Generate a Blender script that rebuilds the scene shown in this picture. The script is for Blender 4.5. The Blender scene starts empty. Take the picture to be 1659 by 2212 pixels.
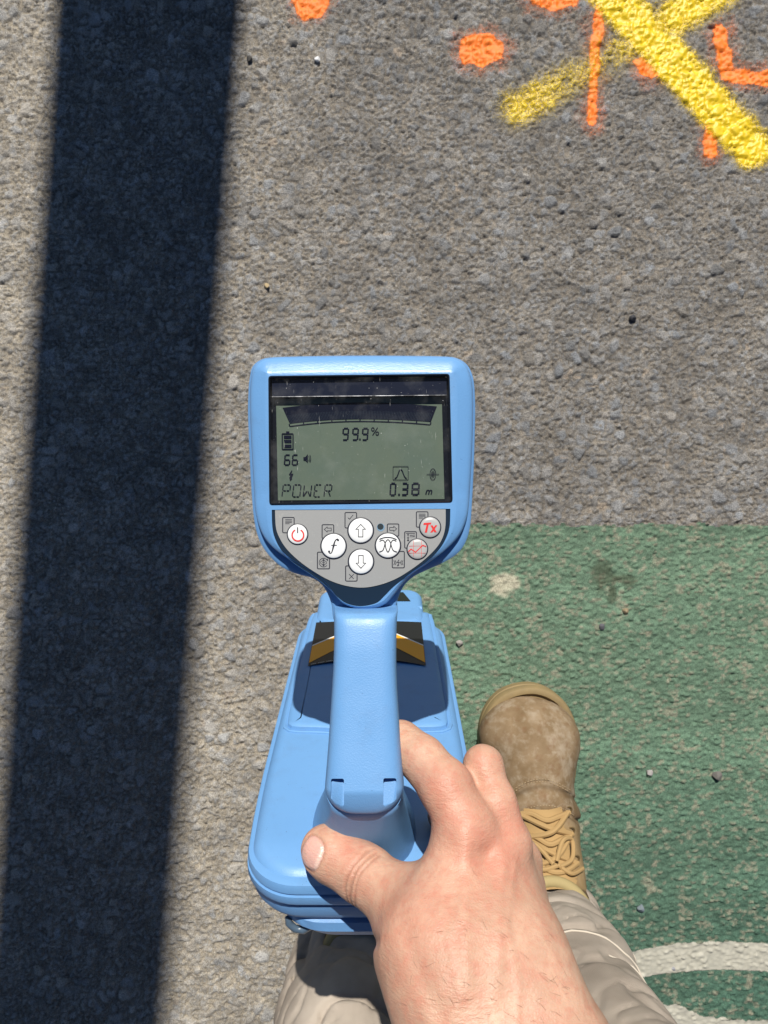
import bpy, bmesh, math, random
import numpy as np
from mathutils import Vector, Matrix

random.seed(7)
RNG = np.random.default_rng(11)
scene = bpy.context.scene
COL = scene.collection

# ------------------------------------------------------------------ camera
H = 0.95                      # camera height above the road (m)
K = 1920.0 / 1659.0 / 1923.0  # metres per measuring pixel per metre of depth
cam_d = bpy.data.cameras.new("camera")
cam = bpy.data.objects.new("camera", cam_d)
COL.objects.link(cam)
cam.location = (0, 0, H)
cam.rotation_euler = (0, 0, 0)
cam_d.sensor_fit = 'HORIZONTAL'
cam_d.sensor_width = 36.0
cam_d.lens = 36.0 * 1923.0 / 1920.0
cam_d.clip_start = 0.01
cam_d.clip_end = 400
cam_d.dof.use_dof = True
cam_d.dof.focus_distance = 0.47
cam_d.dof.aperture_fstop = 55
scene.camera = cam

# ------------------------------------------------------------------ light
SUN_EL = 49.5
SX = 0.01                                         # sideways drift of shadows per metre of height
SUN_STRENGTH = 5.0
SKY_STRENGTH = 0.05
sun_dir = Vector((-SX, math.cos(math.radians(SUN_EL)) / math.sin(math.radians(SUN_EL)), 1.0)).normalized()
w = bpy.data.worlds.new("World")
scene.world = w
w.use_nodes = True
nt = w.node_tree
bg = nt.nodes["Background"]
sky = nt.nodes.new("ShaderNodeTexSky")
sky.sky_type = 'NISHITA'
sky.sun_disc = False
sky.sun_elevation = math.radians(SUN_EL)
sky.sun_rotation = math.atan2(sun_dir.x, sun_dir.y)
sky.dust_density = 0.0
sky.air_density = 0.75
sky.ozone_density = 3.0
nt.links.new(sky.outputs[0], bg.inputs[0])
bg.inputs[1].default_value = SKY_STRENGTH
sun_d = bpy.data.lights.new("sun", 'SUN')
sun_d.energy = SUN_STRENGTH
sun_d.angle = math.radians(0.53)
sun_d.color = (1.0, 0.95, 0.86)
sun = bpy.data.objects.new("sun", sun_d)
COL.objects.link(sun)
sun.location = (0, 3, 5)
sun.rotation_euler = sun_dir.to_track_quat('Z', 'Y').to_euler()
vs = scene.view_settings
vs.view_transform = 'Standard'
vs.look = 'None'
vs.exposure = 0.3
vs.gamma = 1.0
vs.use_curve_mapping = False


# ------------------------------------------------------------------ helpers
def at(u, v, d):
    """A point measured on the photograph (1659 px wide) at the distance d below the lens."""
    return np.array([(u - 829.5) * K * d, -(v - 1106.0) * K * d, H - d])


def link(o, parent=None):
    COL.objects.link(o)
    if parent is not None:
        o.parent = parent
        off = Vector(o.location)
        p = parent
        base = Vector((0, 0, 0))
        while p is not None:
            base += p.location
            p = p.parent
        o.location = off - base
    return o


def mesh_obj(name, V, F, mats, parent=None, angle=40, smooth=True, origin=None, mat_idx=None):
    """One mesh object; V in world metres."""
    V = np.asarray(V, float)
    if origin is None:
        origin = V.mean(0)
    origin = np.asarray(origin, float)
    me = bpy.data.meshes.new(name)
    me.from_pydata([tuple(p) for p in (V - origin)], [], [tuple(int(i) for i in f) for f in F])
    if not isinstance(mats, (list, tuple)):
        mats = [mats]
    for m in mats:
        me.materials.append(m)
    if mat_idx is not None:
        me.polygons.foreach_set("material_index", np.asarray(mat_idx, np.int32))
    me.polygons.foreach_set("use_smooth", np.full(len(me.polygons), smooth))
    if smooth and angle is not None:
        me.set_sharp_from_angle(angle=math.radians(angle))
    me.update()
    o = bpy.data.objects.new(name, me)
    o.location = tuple(origin)
    link(o, parent)
    return o


def fast_mesh(name, V, Q, mats, parent=None, origin=(0, 0, 0), smooth=True):
    """Quad mesh straight from arrays."""
    V = np.asarray(V, np.float32) - np.asarray(origin, np.float32)
    Q = np.asarray(Q, np.int32)
    me = bpy.data.meshes.new(name)
    me.vertices.add(len(V))
    me.vertices.foreach_set("co", V.ravel())
    me.loops.add(Q.size)
    me.loops.foreach_set("vertex_index", Q.ravel())
    me.polygons.add(len(Q))
    me.polygons.foreach_set("loop_start", np.arange(0, Q.size, 4, dtype=np.int32))
    me.polygons.foreach_set("loop_total", np.full(len(Q), 4, np.int32))
    if not isinstance(mats, (list, tuple)):
        mats = [mats]
    for m in mats:
        me.materials.append(m)
    me.update(calc_edges=True)
    me.validate()
    me.polygons.foreach_set("use_smooth", np.full(len(me.polygons), smooth))
    me.update()
    o = bpy.data.objects.new(name, me)
    o.location = origin
    link(o, parent)
    return o


def set_attr(o, name, arr):
    arr = np.asarray(arr, np.float32)
    if arr.ndim == 1:
        a = o.data.attributes.new(name, 'FLOAT', 'POINT')
        a.data.foreach_set("value", arr)
    else:
        if arr.shape[1] == 3:
            arr = np.concatenate([arr, np.ones((len(arr), 1), np.float32)], 1)
        a = o.data.attributes.new(name, 'FLOAT_COLOR', 'POINT')
        a.data.foreach_set("color", arr.ravel())


def tag(o, label=None, cat=None, group=None, kind=None):
    if label: o["label"] = label
    if cat: o["category"] = cat
    if group: o["group"] = group
    if kind: o["kind"] = kind
    return o


def empty(name, loc):
    o = bpy.data.objects.new(name, None)
    o.empty_display_size = 0.05
    o.location = loc
    COL.objects.link(o)
    return o


def catmull(P, n, closed=True):
    """n points evenly spread along a smooth curve through P."""
    P = np.asarray(P, float)
    m = len(P)
    out = []
    segs = m if closed else m - 1
    for i in range(segs):
        if closed:
            p0, p1, p2, p3 = P[(i - 1) % m], P[i], P[(i + 1) % m], P[(i + 2) % m]
        else:
            p0, p1, p2, p3 = P[max(i - 1, 0)], P[i], P[i + 1], P[min(i + 2, m - 1)]
        for t in np.linspace(0, 1, 16, endpoint=False):
            out.append(0.5 * ((2 * p1) + (-p0 + p2) * t + (2 * p0 - 5 * p1 + 4 * p2 - p3) * t * t + (-p0 + 3 * p1 - 3 * p2 + p3) * t ** 3))
    if not closed:
        out.append(P[-1])
    out = np.array(out)
    loop = np.vstack([out, out[:1]]) if closed else out
    L = np.concatenate([[0], np.cumsum(np.linalg.norm(np.diff(loop, axis=0), axis=1))])
    s = np.linspace(0, L[-1], n, endpoint=not closed)
    return np.stack([np.interp(s, L, loop[:, k]) for k in range(P.shape[1])], 1)


def inward(P):
    """Inward unit normals of a closed 2-D outline."""
    P = np.asarray(P)
    t = np.roll(P, -1, 0) - np.roll(P, 1, 0)
    t /= np.linalg.norm(t, axis=1)[:, None] + 1e-12
    n = np.stack([-t[:, 1], t[:, 0]], 1)
    area = 0.5 * np.sum(P[:, 0] * np.roll(P[:, 1], -1) - np.roll(P[:, 0], -1) * P[:, 1])
    if area < 0:
        n = -n
    return n


def round_rect(x0, x1, y0, y1, r, n=8):
    pts = []
    for cx, cy, a0 in ((x1 - r, y1 - r, 0), (x0 + r, y1 - r, 90), (x0 + r, y0 + r, 180), (x1 - r, y0 + r, 270)):
        for k in range(n + 1):
            a = math.radians(a0 + 90 * k / n)
            pts.append((cx + r * math.cos(a), cy + r * math.sin(a)))
    return np.array(pts)


def rings_faces(nr, n, close_u=True, start=0):
    F = []
    for r in range(nr - 1):
        for i in range(n if close_u else n - 1):
            j = (i + 1) % n
            F.append((start + r * n + i, start + r * n + j, start + (r + 1) * n + j, start + (r + 1) * n + i))
    return F


def tube(pts, r, n=8, caps=True):
    """Verts and faces of a tube along 3-D points; r a number or a list."""
    pts = np.asarray(pts, float)
    m = len(pts)
    r = np.full(m, r) if np.isscalar(r) else np.asarray(r)
    t = np.gradient(pts, axis=0)
    t /= np.linalg.norm(t, axis=1)[:, None] + 1e-12
    up = np.array([0, 0, 1.0]) if abs(t[0][2]) < 0.9 else np.array([0, 1.0, 0])
    V = []
    for i in range(m):
        a = np.cross(t[i], up); a /= np.linalg.norm(a) + 1e-12
        b = np.cross(a, t[i]); up = b
        for k in range(n):
            q = 2 * math.pi * k / n
            V.append(pts[i] + r[i] * (math.cos(q) * a + math.sin(q) * b))
    F = rings_faces(m, n)
    if caps:
        F.append(tuple(range(n))[::-1])
        F.append(tuple(range((m - 1) * n, m * n)))
    return np.array(V), F


class MB:
    """Collects pieces of one mesh."""
    def __init__(s): s.V = []; s.F = []; s.M = []
    def add(s, V, F, m=0):
        b = len(s.V)
        s.V += [tuple(p) for p in V]
        s.F += [tuple(i + b for i in f) for f in F]
        s.M += [m] * len(F)
    def obj(s, name, mats, parent=None, **k):
        return mesh_obj(name, s.V, s.F, mats, parent, mat_idx=s.M, **k)


# ------------------------------------------------------------------ signed distance shapes
def seg_d(p, a, b, ra, rb):
    a = np.asarray(a, np.float32); b = np.asarray(b, np.float32)
    ab = b - a
    t = np.clip(((p - a) @ ab) / max(float(ab @ ab), 1e-12), 0, 1)
    return np.linalg.norm(p - a - t[:, None] * ab, axis=1) - (ra + (rb - ra) * t)


def smin(a, b, k):
    h = np.clip(0.5 + 0.5 * (b - a) / k, 0, 1)
    return b + (a - b) * h - k * h * (1 - h)


def smax(a, b, k):
    return -smin(-a, -b, k)


def vnoise(p, scale, seed=0):
    """Smooth value noise in 3-D, about -1..1."""
    q = p * scale + seed * 17.31
    i = np.floor(q).astype(np.int64); f = q - i
    f = f * f * (3 - 2 * f)
    def h(a, b, c):
        n = (a * 374761393 + b * 668265263 + c * 1274126177 + seed * 1013) & 0x7fffffff
        n = ((n ^ (n >> 13)) * 1274126177) & 0x7fffffff
        return ((n ^ (n >> 16)) & 0xffff) / 32767.5 - 1
    r = 0
    for dx in (0, 1):
        for dy in (0, 1):
            for dz in (0, 1):
                wgt = (f[:, 0] if dx else 1 - f[:, 0]) * (f[:, 1] if dy else 1 - f[:, 1]) * (f[:, 2] if dz else 1 - f[:, 2])
                r = r + wgt * h(i[:, 0] + dx, i[:, 1] + dy, i[:, 2] + dz)
    return r


def sdf_mesh(fn, lo, hi, h, project=2):
    """Surface nets over fn; returns verts and quads."""
    lo = np.asarray(lo, float); hi = np.asarray(hi, float)
    B = 6
    nb = np.ceil((hi - lo) / (h * B)).astype(int)
    n = nb * B
    c = [lo[k] + (np.arange(nb[k]) + 0.5) * h * B for k in range(3)]
    G = np.stack(np.meshgrid(*c, indexing='ij'), -1).reshape(-1, 3).astype(np.float32)
    Fc = np.concatenate([fn(G[i:i + 400000]) for i in range(0, len(G), 400000)])
    near = np.abs(Fc) < h * B * 1.35
    F = np.repeat(np.repeat(np.repeat(np.sign(Fc).reshape(nb), B, 0), B, 1), B, 2).astype(np.float32) * h * 10
    ii = np.argwhere(near.reshape(nb))
    off = np.stack(np.meshgrid(*[np.arange(B)] * 3, indexing='ij'), -1).reshape(-1, 3)
    for s in range(0, len(ii), 2000):
        idx = (ii[s:s + 2000, None, :] * B + off[None]).reshape(-1, 3)
        P = (lo + (idx + 0.5) * h).astype(np.float32)
        F[idx[:, 0], idx[:, 1], idx[:, 2]] = fn(P)
    S = F < 0
    cs = np.zeros(tuple(n - 1), np.int8)
    for dx in (0, 1):
        for dy in (0, 1):
            for dz in (0, 1):
                cs += S[dx:n[0] - 1 + dx, dy:n[1] - 1 + dy, dz:n[2] - 1 + dz]
    cells = np.argwhere((cs > 0) & (cs < 8))
    cid = np.full(tuple(n - 1), -1, np.int64)
    cid[cells[:, 0], cells[:, 1], cells[:, 2]] = np.arange(len(cells))
    acc = np.zeros((len(cells), 3)); cnt = np.zeros(len(cells))
    for ax in range(3):
        o1, o2 = [k for k in range(3) if k != ax]
        for a in (0, 1):
            for b in (0, 1):
                st = np.zeros(3, int); st[o1] = a; st[o2] = b
                en = st.copy(); en[ax] = 1
                i0 = cells + st; i1 = cells + en
                f0 = F[i0[:, 0], i0[:, 1], i0[:, 2]]; f1 = F[i1[:, 0], i1[:, 1], i1[:, 2]]
                m = (f0 < 0) != (f1 < 0)
                t = np.where(m, f0 / np.where(m, f0 - f1, 1), 0)
                p = st + t[:, None] * (en - st)
                acc[m] += p[m]; cnt[m] += 1
    V = lo + (cells + acc / cnt[:, None] + 0.5) * h
    Q = []
    for ax in range(3):
        o1, o2 = [k for k in range(3) if k != ax]
        sl0 = [slice(None)] * 3; sl1 = [slice(None)] * 3
        sl0[ax] = slice(0, -1); sl1[ax] = slice(1, None)
        A = S[tuple(sl0)]; Bm = S[tuple(sl1)]
        e = np.argwhere(A != Bm)
        ok = (e[:, o1] > 0) & (e[:, o2] > 0) & (e[:, o1] < n[o1] - 1) & (e[:, o2] < n[o2] - 1)
        e = e[ok]
        inside = A[e[:, 0], e[:, 1], e[:, 2]]
        def cell(d1, d2):
            q = e.copy(); q[:, o1] += d1; q[:, o2] += d2
            return cid[q[:, 0], q[:, 1], q[:, 2]]
        quad = np.stack([cell(-1, -1), cell(0, -1), cell(0, 0), cell(-1, 0)], 1)
        flip = inside if ax != 1 else ~inside
        quad[~flip] = quad[~flip][:, ::-1]
        Q.append(quad)
    Q = np.concatenate(Q)
    Q = Q[(Q >= 0).all(1)]
    for _ in range(project):
        Vf = V.astype(np.float32)
        f = fn(Vf); e = h * 0.35
        g = np.stack([(fn(Vf + np.eye(3, dtype=np.float32)[k] * e) - fn(Vf - np.eye(3, dtype=np.float32)[k] * e)) / (2 * e) for k in range(3)], 1)
        gl = (g * g).sum(1)[:, None] + 1e-6
        step = np.clip(f, -h, h)[:, None] * g / np.maximum(gl, 0.2)
        V = V - 0.9 * step
    return V, Q


# ------------------------------------------------------------------ materials
def mat(name, rgb=(0.5, 0.5, 0.5), rough=0.5, spec=0.5, metal=0.0):
    m = bpy.data.materials.new(name)
    m.use_nodes = True
    b = m.node_tree.nodes["Principled BSDF"]
    b.inputs["Base Color"].default_value = (*rgb, 1)
    b.inputs["Roughness"].default_value = rough
    b.inputs["Specular IOR Level"].default_value = spec
    b.inputs["Metallic"].default_value = metal
    return m


def N(m, t, **k):
    n = m.node_tree.nodes.new(t)
    for a, v in k.items():
        setattr(n, a, v)
    return n


def L(m, a, b):
    m.node_tree.links.new(a, b)


def P(m):
    return m.node_tree.nodes["Principled BSDF"]


def coords(m):
    return N(m, "ShaderNodeNewGeometry").outputs["Position"]


def noise(m, scale, detail=3, rough=0.6, vec=None):
    n = N(m, "ShaderNodeTexNoise")
    n.inputs["Scale"].default_value = scale
    n.inputs["Detail"].default_value = detail
    n.inputs["Roughness"].default_value = rough
    L(m, vec if vec is not None else coords(m), n.inputs["Vector"])
    return n


def ramp(m, src, stops):
    r = N(m, "ShaderNodeValToRGB")
    e = r.color_ramp.elements
    while len(e) < len(stops):
        e.new(0.5)
    for k, (p, c) in enumerate(stops):
        e[k].position = p
        e[k].color = (*c, 1) if len(c) == 3 else c
    L(m, src, r.inputs[0])
    return r.outputs[0]


def mixc(m, fac, a, b, mode='MIX'):
    x = N(m, "ShaderNodeMix", data_type='RGBA', blend_type=mode)
    for s, v in ((0, fac), (6, a), (7, b)):
        if isinstance(v, (int, float)):
            x.inputs[s].default_value = v
        elif isinstance(v, tuple):
            x.inputs[s].default_value = (*v, 1)
        else:
            L(m, v, x.inputs[s])
    return x.outputs[2]


def math_(m, op, a, b=None):
    x = N(m, "ShaderNodeMath", operation=op)
    for s, v in ((0, a), (1, b)):
        if v is None: continue
        if isinstance(v, (int, float)): x.inputs[s].default_value = v
        else: L(m, v, x.inputs[s])
    return x.outputs[0]


def attr(m, name, out="Fac"):
    a = N(m, "ShaderNodeAttribute", attribute_name=name)
    return a.outputs[out]


def bump(m, height, strength=0.3, dist=0.001, prev=None):
    b = N(m, "ShaderNodeBump")
    b.inputs["Strength"].default_value = strength
    b.inputs["Distance"].default_value = dist
    L(m, height, b.inputs["Height"])
    if prev is not None:
        L(m, prev, b.inputs["Normal"])
    return b.outputs[0]


def setn(m, nrm):
    L(m, nrm, P(m).inputs["Normal"])


def setc(m, c):
    L(m, c, P(m).inputs["Base Color"])


# blue moulded plastic with fine grain, faint scuffs and dust
def blue_plastic(name, rgb, lo=0.36, hi=0.50):
    m = mat(name, rgb, 0.45, 0.45)
    big = noise(m, 18, 4)
    c = mixc(m, math_(m, 'MULTIPLY', big.outputs[0], 0.25), rgb, tuple(min(1, x * 1.25 + 0.02) for x in rgb))
    grime = noise(m, 55, 5, 0.7)
    c = mixc(m, ramp(m, grime.outputs[0], [(0.52, (0, 0, 0)), (0.80, (0.30,) * 3)]), c, (0.11, 0.19, 0.33))
    speck = noise(m, 640, 1)
    c = mixc(m, ramp(m, speck.outputs[0], [(0.765, (0, 0, 0)), (0.80, (0.55,) * 3)]), c, (0.03, 0.06, 0.12))
    scuff = noise(m, 420, 2)
    dust = ramp(m, scuff.outputs[0], [(0.70, (0, 0, 0)), (0.80, (1, 1, 1))])
    c = mixc(m, math_(m, 'MULTIPLY', dust, 0.10), c, (0.35, 0.45, 0.55))
    setc(m, c)
    g = noise(m, 1100, 2)
    setn(m, bump(m, g.outputs[0], 0.22, 0.0007))
    r = noise(m, 60, 3)
    L(m, ramp(m, r.outputs[0], [(0.3, (lo,) * 3), (0.75, (hi,) * 3)]), P(m).inputs["Roughness"])
    return m


M = {}
M['blue'] = blue_plastic("blue plastic", (0.122, 0.282, 0.535))
M['blue_gloss'] = blue_plastic("satin blue plastic", (0.122, 0.282, 0.535), 0.27, 0.36)
M['blue_lo'] = blue_plastic("lower blue plastic", (0.105, 0.245, 0.48))
M['navy'] = mat("navy plastic", (0.004, 0.016, 0.036), 0.45, 0.25)
M['black'] = mat("black gloss plastic", (0.008, 0.009, 0.012), 0.12)
M['ink'] = mat("black print", (0.008, 0.010, 0.022), 0.5)
M['seg'] = mat("lcd segments", (0.004, 0.006, 0.016), 0.6, 0.05)
M['segthin'] = mat("lcd gaps", (0.022, 0.032, 0.045), 0.6, 0.05)
M['red'] = mat("red print", (0.60, 0.02, 0.02), 0.5)
M['white_btn'] = mat("white rubber button", (0.74, 0.75, 0.75), 0.4)
M['grey_btn'] = mat("grey rubber button", (0.38, 0.38, 0.38), 0.35)
M['orange_print'] = mat("orange print", (0.85, 0.36, 0.012), 0.35)
M['white_print'] = mat("white print", (0.7, 0.7, 0.68), 0.4)
M['sticker'] = mat("black sticker", (0.012, 0.013, 0.014), 0.3)

m = mat("grey keypad overlay", (0.30, 0.30, 0.30), 0.45, 0.5, 0.15)
g = noise(m, 2200, 2); d = noise(m, 300, 3)
setc(m, mixc(m, ramp(m, d.outputs[0], [(0.62, (0, 0, 0)), (0.78, (0.6,) * 3)]), (0.295, 0.30, 0.30), (0.42, 0.42, 0.40)))
setn(m, bump(m, g.outputs[0], 0.12, 0.0004))
M['pad'] = m

m = mat("lcd panel", (0.125, 0.175, 0.125), 0.4, 0.15)
d = noise(m, 45, 3)
setc(m, mixc(m, d.outputs[0], (0.078, 0.112, 0.094), (0.102, 0.128, 0.093)))
M['lcd'] = m

m = bpy.data.materials.new("scratched clear window")
m.use_nodes = True
nd = m.node_tree.nodes
nd.remove(nd["Principled BSDF"])
tr = N(m, "ShaderNodeBsdfTransparent"); gl = N(m, "ShaderNodeBsdfGlossy"); df = N(m, "ShaderNodeBsdfDiffuse")
gl.inputs["Roughness"].default_value = 0.06
df.inputs["Color"].default_value = (0.8, 0.8, 0.78, 1)
fr = N(m, "ShaderNodeFresnel"); fr.inputs[0].default_value = 1.28
mx1 = N(m, "ShaderNodeMixShader"); mx2 = N(m, "ShaderNodeMixShader")
L(m, fr.outputs[0], mx1.inputs[0]); L(m, tr.outputs[0], mx1.inputs[1]); L(m, gl.outputs[0], mx1.inputs[2])
sp = noise(m, 900, 2); sm = noise(m, 70, 5)
map_ = N(m, "ShaderNodeMapping"); map_.inputs["Rotation"].default_value = (0, 0, 0.6); map_.inputs["Scale"].default_value = (1400, 120, 1)
L(m, coords(m), map_.inputs[0])
scr = noise(m, 1.0, 1, 0.5, map_.outputs[0])
f1 = ramp(m, sp.outputs[0], [(0.74, (0, 0, 0)), (0.80, (0.9,) * 3)])
f2 = ramp(m, scr.outputs[0], [(0.76, (0, 0, 0)), (0.84, (0.35,) * 3)])
f3 = ramp(m, sm.outputs[0], [(0.50, (0, 0, 0)), (0.85, (0.05,) * 3)])
ff = math_(m, 'ADD', math_(m, 'ADD', f1, f2), math_(m, 'ADD', f3, 0.003))
L(m, ff, mx2.inputs[0]); L(m, mx1.outputs[0], mx2.inputs[1]); L(m, df.outputs[0], mx2.inputs[2])
L(m, mx2.outputs[0], nd["Material Output"].inputs["Surface"])
M['glass'] = m

# road: stone colours sit in the mesh, fine grit in the shader
m = mat("asphalt", rough=0.85, spec=0.3)
g1 = noise(m, 700, 3); g2 = noise(m, 2200, 2)
c = mixc(m, g1.outputs[0], attr(m, "stone_colour", "Color"), (0.5, 0.5, 0.5), 'OVERLAY')
gl_ = ramp(m, g1.outputs[0], [(0.28, (0.50,) * 3), (0.72, (1.45,) * 3)])
setc(m, mixc(m, 1.0, attr(m, "stone_colour", "Color"), gl_, 'MULTIPLY'))
setn(m, bump(m, g2.outputs[0], 0.6, 0.0008, bump(m, g1.outputs[0], 1.0, 0.0018, bump(m, noise(m, 260, 3, 0.7).outputs[0], 0.7, 0.003))))
M['asphalt'] = m

m = mat("coated road", rough=0.8, spec=0.3)
g1 = noise(m, 650, 3); g2 = noise(m, 2000, 2)
gl_ = ramp(m, g1.outputs[0], [(0.28, (0.58,) * 3), (0.72, (1.35,) * 3)])
setc(m, mixc(m, 1.0, attr(m, "coat_colour", "Color"), gl_, 'MULTIPLY'))
setn(m, bump(m, g2.outputs[0], 0.5, 0.0007, bump(m, g1.outputs[0], 0.7, 0.0013)))
M['coat'] = m


def paint_mat(name, rgb, rough, spread):
    m = bpy.data.materials.new(name)
    m.use_nodes = True
    nd = m.node_tree.nodes
    p = nd["Principled BSDF"]
    p.inputs["Base Color"].default_value = (*rgb, 1)
    p.inputs["Roughness"].default_value = rough
    v = noise(m, 900, 3)
    v2 = noise(m, 90, 3)
    L(m, mixc(m, ramp(m, v2.outputs[0], [(0.3, (0, 0, 0)), (0.7, (1, 1, 1))]), tuple(x * 0.82 for x in rgb), rgb), p.inputs["Base Color"])
    L(m, bump(m, v.outputs[0], 0.25, 0.0008), p.inputs["Normal"])
    a = math_(m, 'ADD', attr(m, "coverage"), math_(m, 'MULTIPLY', math_(m, 'SUBTRACT', v.outputs[0], 0.5), spread))
    al = ramp(m, a, [(0.32, (0, 0, 0)), (0.72, (1, 1, 1))])
    tr = N(m, "ShaderNodeBsdfTransparent"); mx = N(m, "ShaderNodeMixShader")
    L(m, al, mx.inputs[0]); L(m, tr.outputs[0], mx.inputs[1]); L(m, p.outputs[0], mx.inputs[2])
    L(m, mx.outputs[0], nd["Material Output"].inputs["Surface"])
    return m


M['yellow'] = paint_mat("yellow spray paint", (0.74, 0.52, 0.010), 0.45, 1.7)
M['orange'] = paint_mat("orange spray paint", (0.88, 0.195, 0.012), 0.6, 1.3)
M['roadwhite'] = paint_mat("white road paint", (0.40, 0.385, 0.325), 0.6, 0.55)

# skin
m = mat("skin", (0.5, 0.28, 0.2), 0.5, 0.42)
n1 = noise(m, 28, 4); n2 = noise(m, 160, 3); n3 = noise(m, 1300, 2)
c = mixc(m, ramp(m, n1.outputs[0], [(0.35, (0, 0, 0)), (0.65, (1, 1, 1))]), (0.450, 0.262, 0.182), (0.545, 0.340, 0.240))
c = mixc(m, ramp(m, n2.outputs[0], [(0.42, (0, 0, 0)), (0.70, (0.55,) * 3)]), c, (0.47, 0.185, 0.125))
c = mixc(m, math_(m, 'MULTIPLY', attr(m, "redness"), 0.6), c, (0.52, 0.16, 0.11))
c = mixc(m, attr(m, "nail"), c, (0.62, 0.36, 0.30))
c = mixc(m, attr(m, "nail_tip"), c, (0.72, 0.56, 0.48))
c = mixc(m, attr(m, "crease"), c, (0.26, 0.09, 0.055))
setc(m, c)
mp = N(m, "ShaderNodeMapping"); mp.inputs["Rotation"].default_value = (0, 0, 0.35); mp.inputs["Scale"].default_value = (220, 620, 300)
L(m, coords(m), mp.inputs[0])
wr = noise(m, 1.0, 3, 0.6, mp.outputs[0])
vo = N(m, "ShaderNodeTexVoronoi", feature='DISTANCE_TO_EDGE'); vo.inputs["Scale"].default_value = 620
L(m, coords(m), vo.inputs["Vector"])
nb_ = bump(m, wr.outputs[0], 0.45, 0.0011, bump(m, vo.outputs[0], 0.35, 0.0006))
setn(m, bump(m, n3.outputs[0], 0.15, 0.0004, nb_))
L(m, math_(m, 'SUBTRACT', 0.49, math_(m, 'MULTIPLY', attr(m, "nail"), 0.22)), P(m).inputs["Roughness"])
P(m).inputs["Subsurface Weight"].default_value = 0.18
P(m).inputs["Subsurface Radius"].default_value = (1.0, 0.35, 0.2)
P(m).inputs["Subsurface Scale"].default_value = 0.003
M['skin'] = m
M['hair'] = mat("brown arm hair", (0.22, 0.11, 0.06), 0.5)

# cloth
m = mat("beige work trousers", (0.4, 0.35, 0.3), 0.9, 0.15)
n1 = noise(m, 14, 4); n2 = noise(m, 900, 2)
c = mixc(m, ramp(m, n1.outputs[0], [(0.3, (0, 0, 0)), (0.7, (1, 1, 1))]), (0.255, 0.215, 0.178), (0.395, 0.342, 0.288))
setc(m, c)
wv = N(m, "ShaderNodeTexWave"); wv.inputs["Scale"].default_value = 320; wv.inputs["Distortion"].default_value = 1.5
mp = N(m, "ShaderNodeMapping"); mp.inputs["Rotation"].default_value = (0.5, 0.3, 0.8)
L(m, coords(m), mp.inputs[0]); L(m, mp.outputs[0], wv.inputs["Vector"])
setn(m, bump(m, n2.outputs[0], 0.55, 0.0008, bump(m, wv.outputs[0], 0.35, 0.0005)))
M['cloth'] = m

# boot leather
m = mat("wheat nubuck", (0.3, 0.2, 0.1), 0.8, 0.2)
n1 = noise(m, 30, 4); n2 = noise(m, 110, 4); n3 = noise(m, 900, 2)
scuffed = mixc(m, ramp(m, n1.outputs[0], [(0.35, (0, 0, 0)), (0.65, (1, 1, 1))]), (0.150, 0.098, 0.050), (0.245, 0.172, 0.102))
scuffed = mixc(m, ramp(m, n2.outputs[0], [(0.52, (0, 0, 0)), (0.75, (0.55,) * 3)]), scuffed, (0.36, 0.30, 0.22))
n5 = noise(m, 42, 4)
scuffed = mixc(m, ramp(m, n5.outputs[0], [(0.50, (0, 0, 0)), (0.66, (0.55,) * 3)]), scuffed, (0.36, 0.30, 0.225))
n4 = noise(m, 75, 3)
scuffed = mixc(m, ramp(m, n4.outputs[0], [(0.54, (0, 0, 0)), (0.72, (0.6,) * 3)]), scuffed, (0.15, 0.075, 0.035))
clean = mixc(m, n1.outputs[0], (0.255, 0.165, 0.075), (0.36, 0.245, 0.115))
c = mixc(m, attr(m, "scuff"), clean, scuffed)
c = mixc(m, attr(m, "seam"), c, (0.10, 0.065, 0.035))
setc(m, c)
setn(m, bump(m, n3.outputs[0], 0.3, 0.0006))
M['leather'] = m
M['lace'] = mat("tan bootlace", (0.36, 0.235, 0.105), 0.85, 0.15)
m = mat("rubber sole", (0.26, 0.185, 0.085), 0.7, 0.3)
n1 = noise(m, 60, 4)
setc(m, mixc(m, n1.outputs[0], (0.17, 0.13, 0.07), (0.31, 0.22, 0.10)))
M['sole'] = m
M['padding'] = mat("padded collar lining", (0.33, 0.26, 0.125), 0.75, 0.2)
M['sock'] = mat("black sock", (0.006, 0.006, 0.007), 0.95, 0.1)
M['galv'] = mat("galvanised steel", (0.45, 0.46, 0.47), 0.45, 0.5, 0.8)

# ------------------------------------------------------------------ road
GS = 0.0017
def spread(fine, far):
    a = np.arange(-fine, fine, GS)
    b = fine + np.concatenate([[0], np.cumsum(np.linspace(GS, 0.006, 12)), ])
    b = np.concatenate([b, np.arange(b[-1] + 0.006, far, 0.006)])
    return np.concatenate([-b[::-1], a[1:], b])
gx = spread(0.53, 1.35); gy = spread(0.69, 1.45)          # fine near the middle, coarser further out
GX, GY = np.meshgrid(gx, gy, indexing='xy')
P3 = np.stack([GX.ravel(), GY.ravel(), np.zeros(GX.size)], 1)


def hash2(i, j, s):
    n = (i * 374761393 + j * 668265263 + s * 982451653) & 0x7fffffff
    n = ((n ^ (n >> 13)) * 1274126177) & 0x7fffffff
    return ((n ^ (n >> 16)) & 0xffff) / 65535.0


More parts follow.
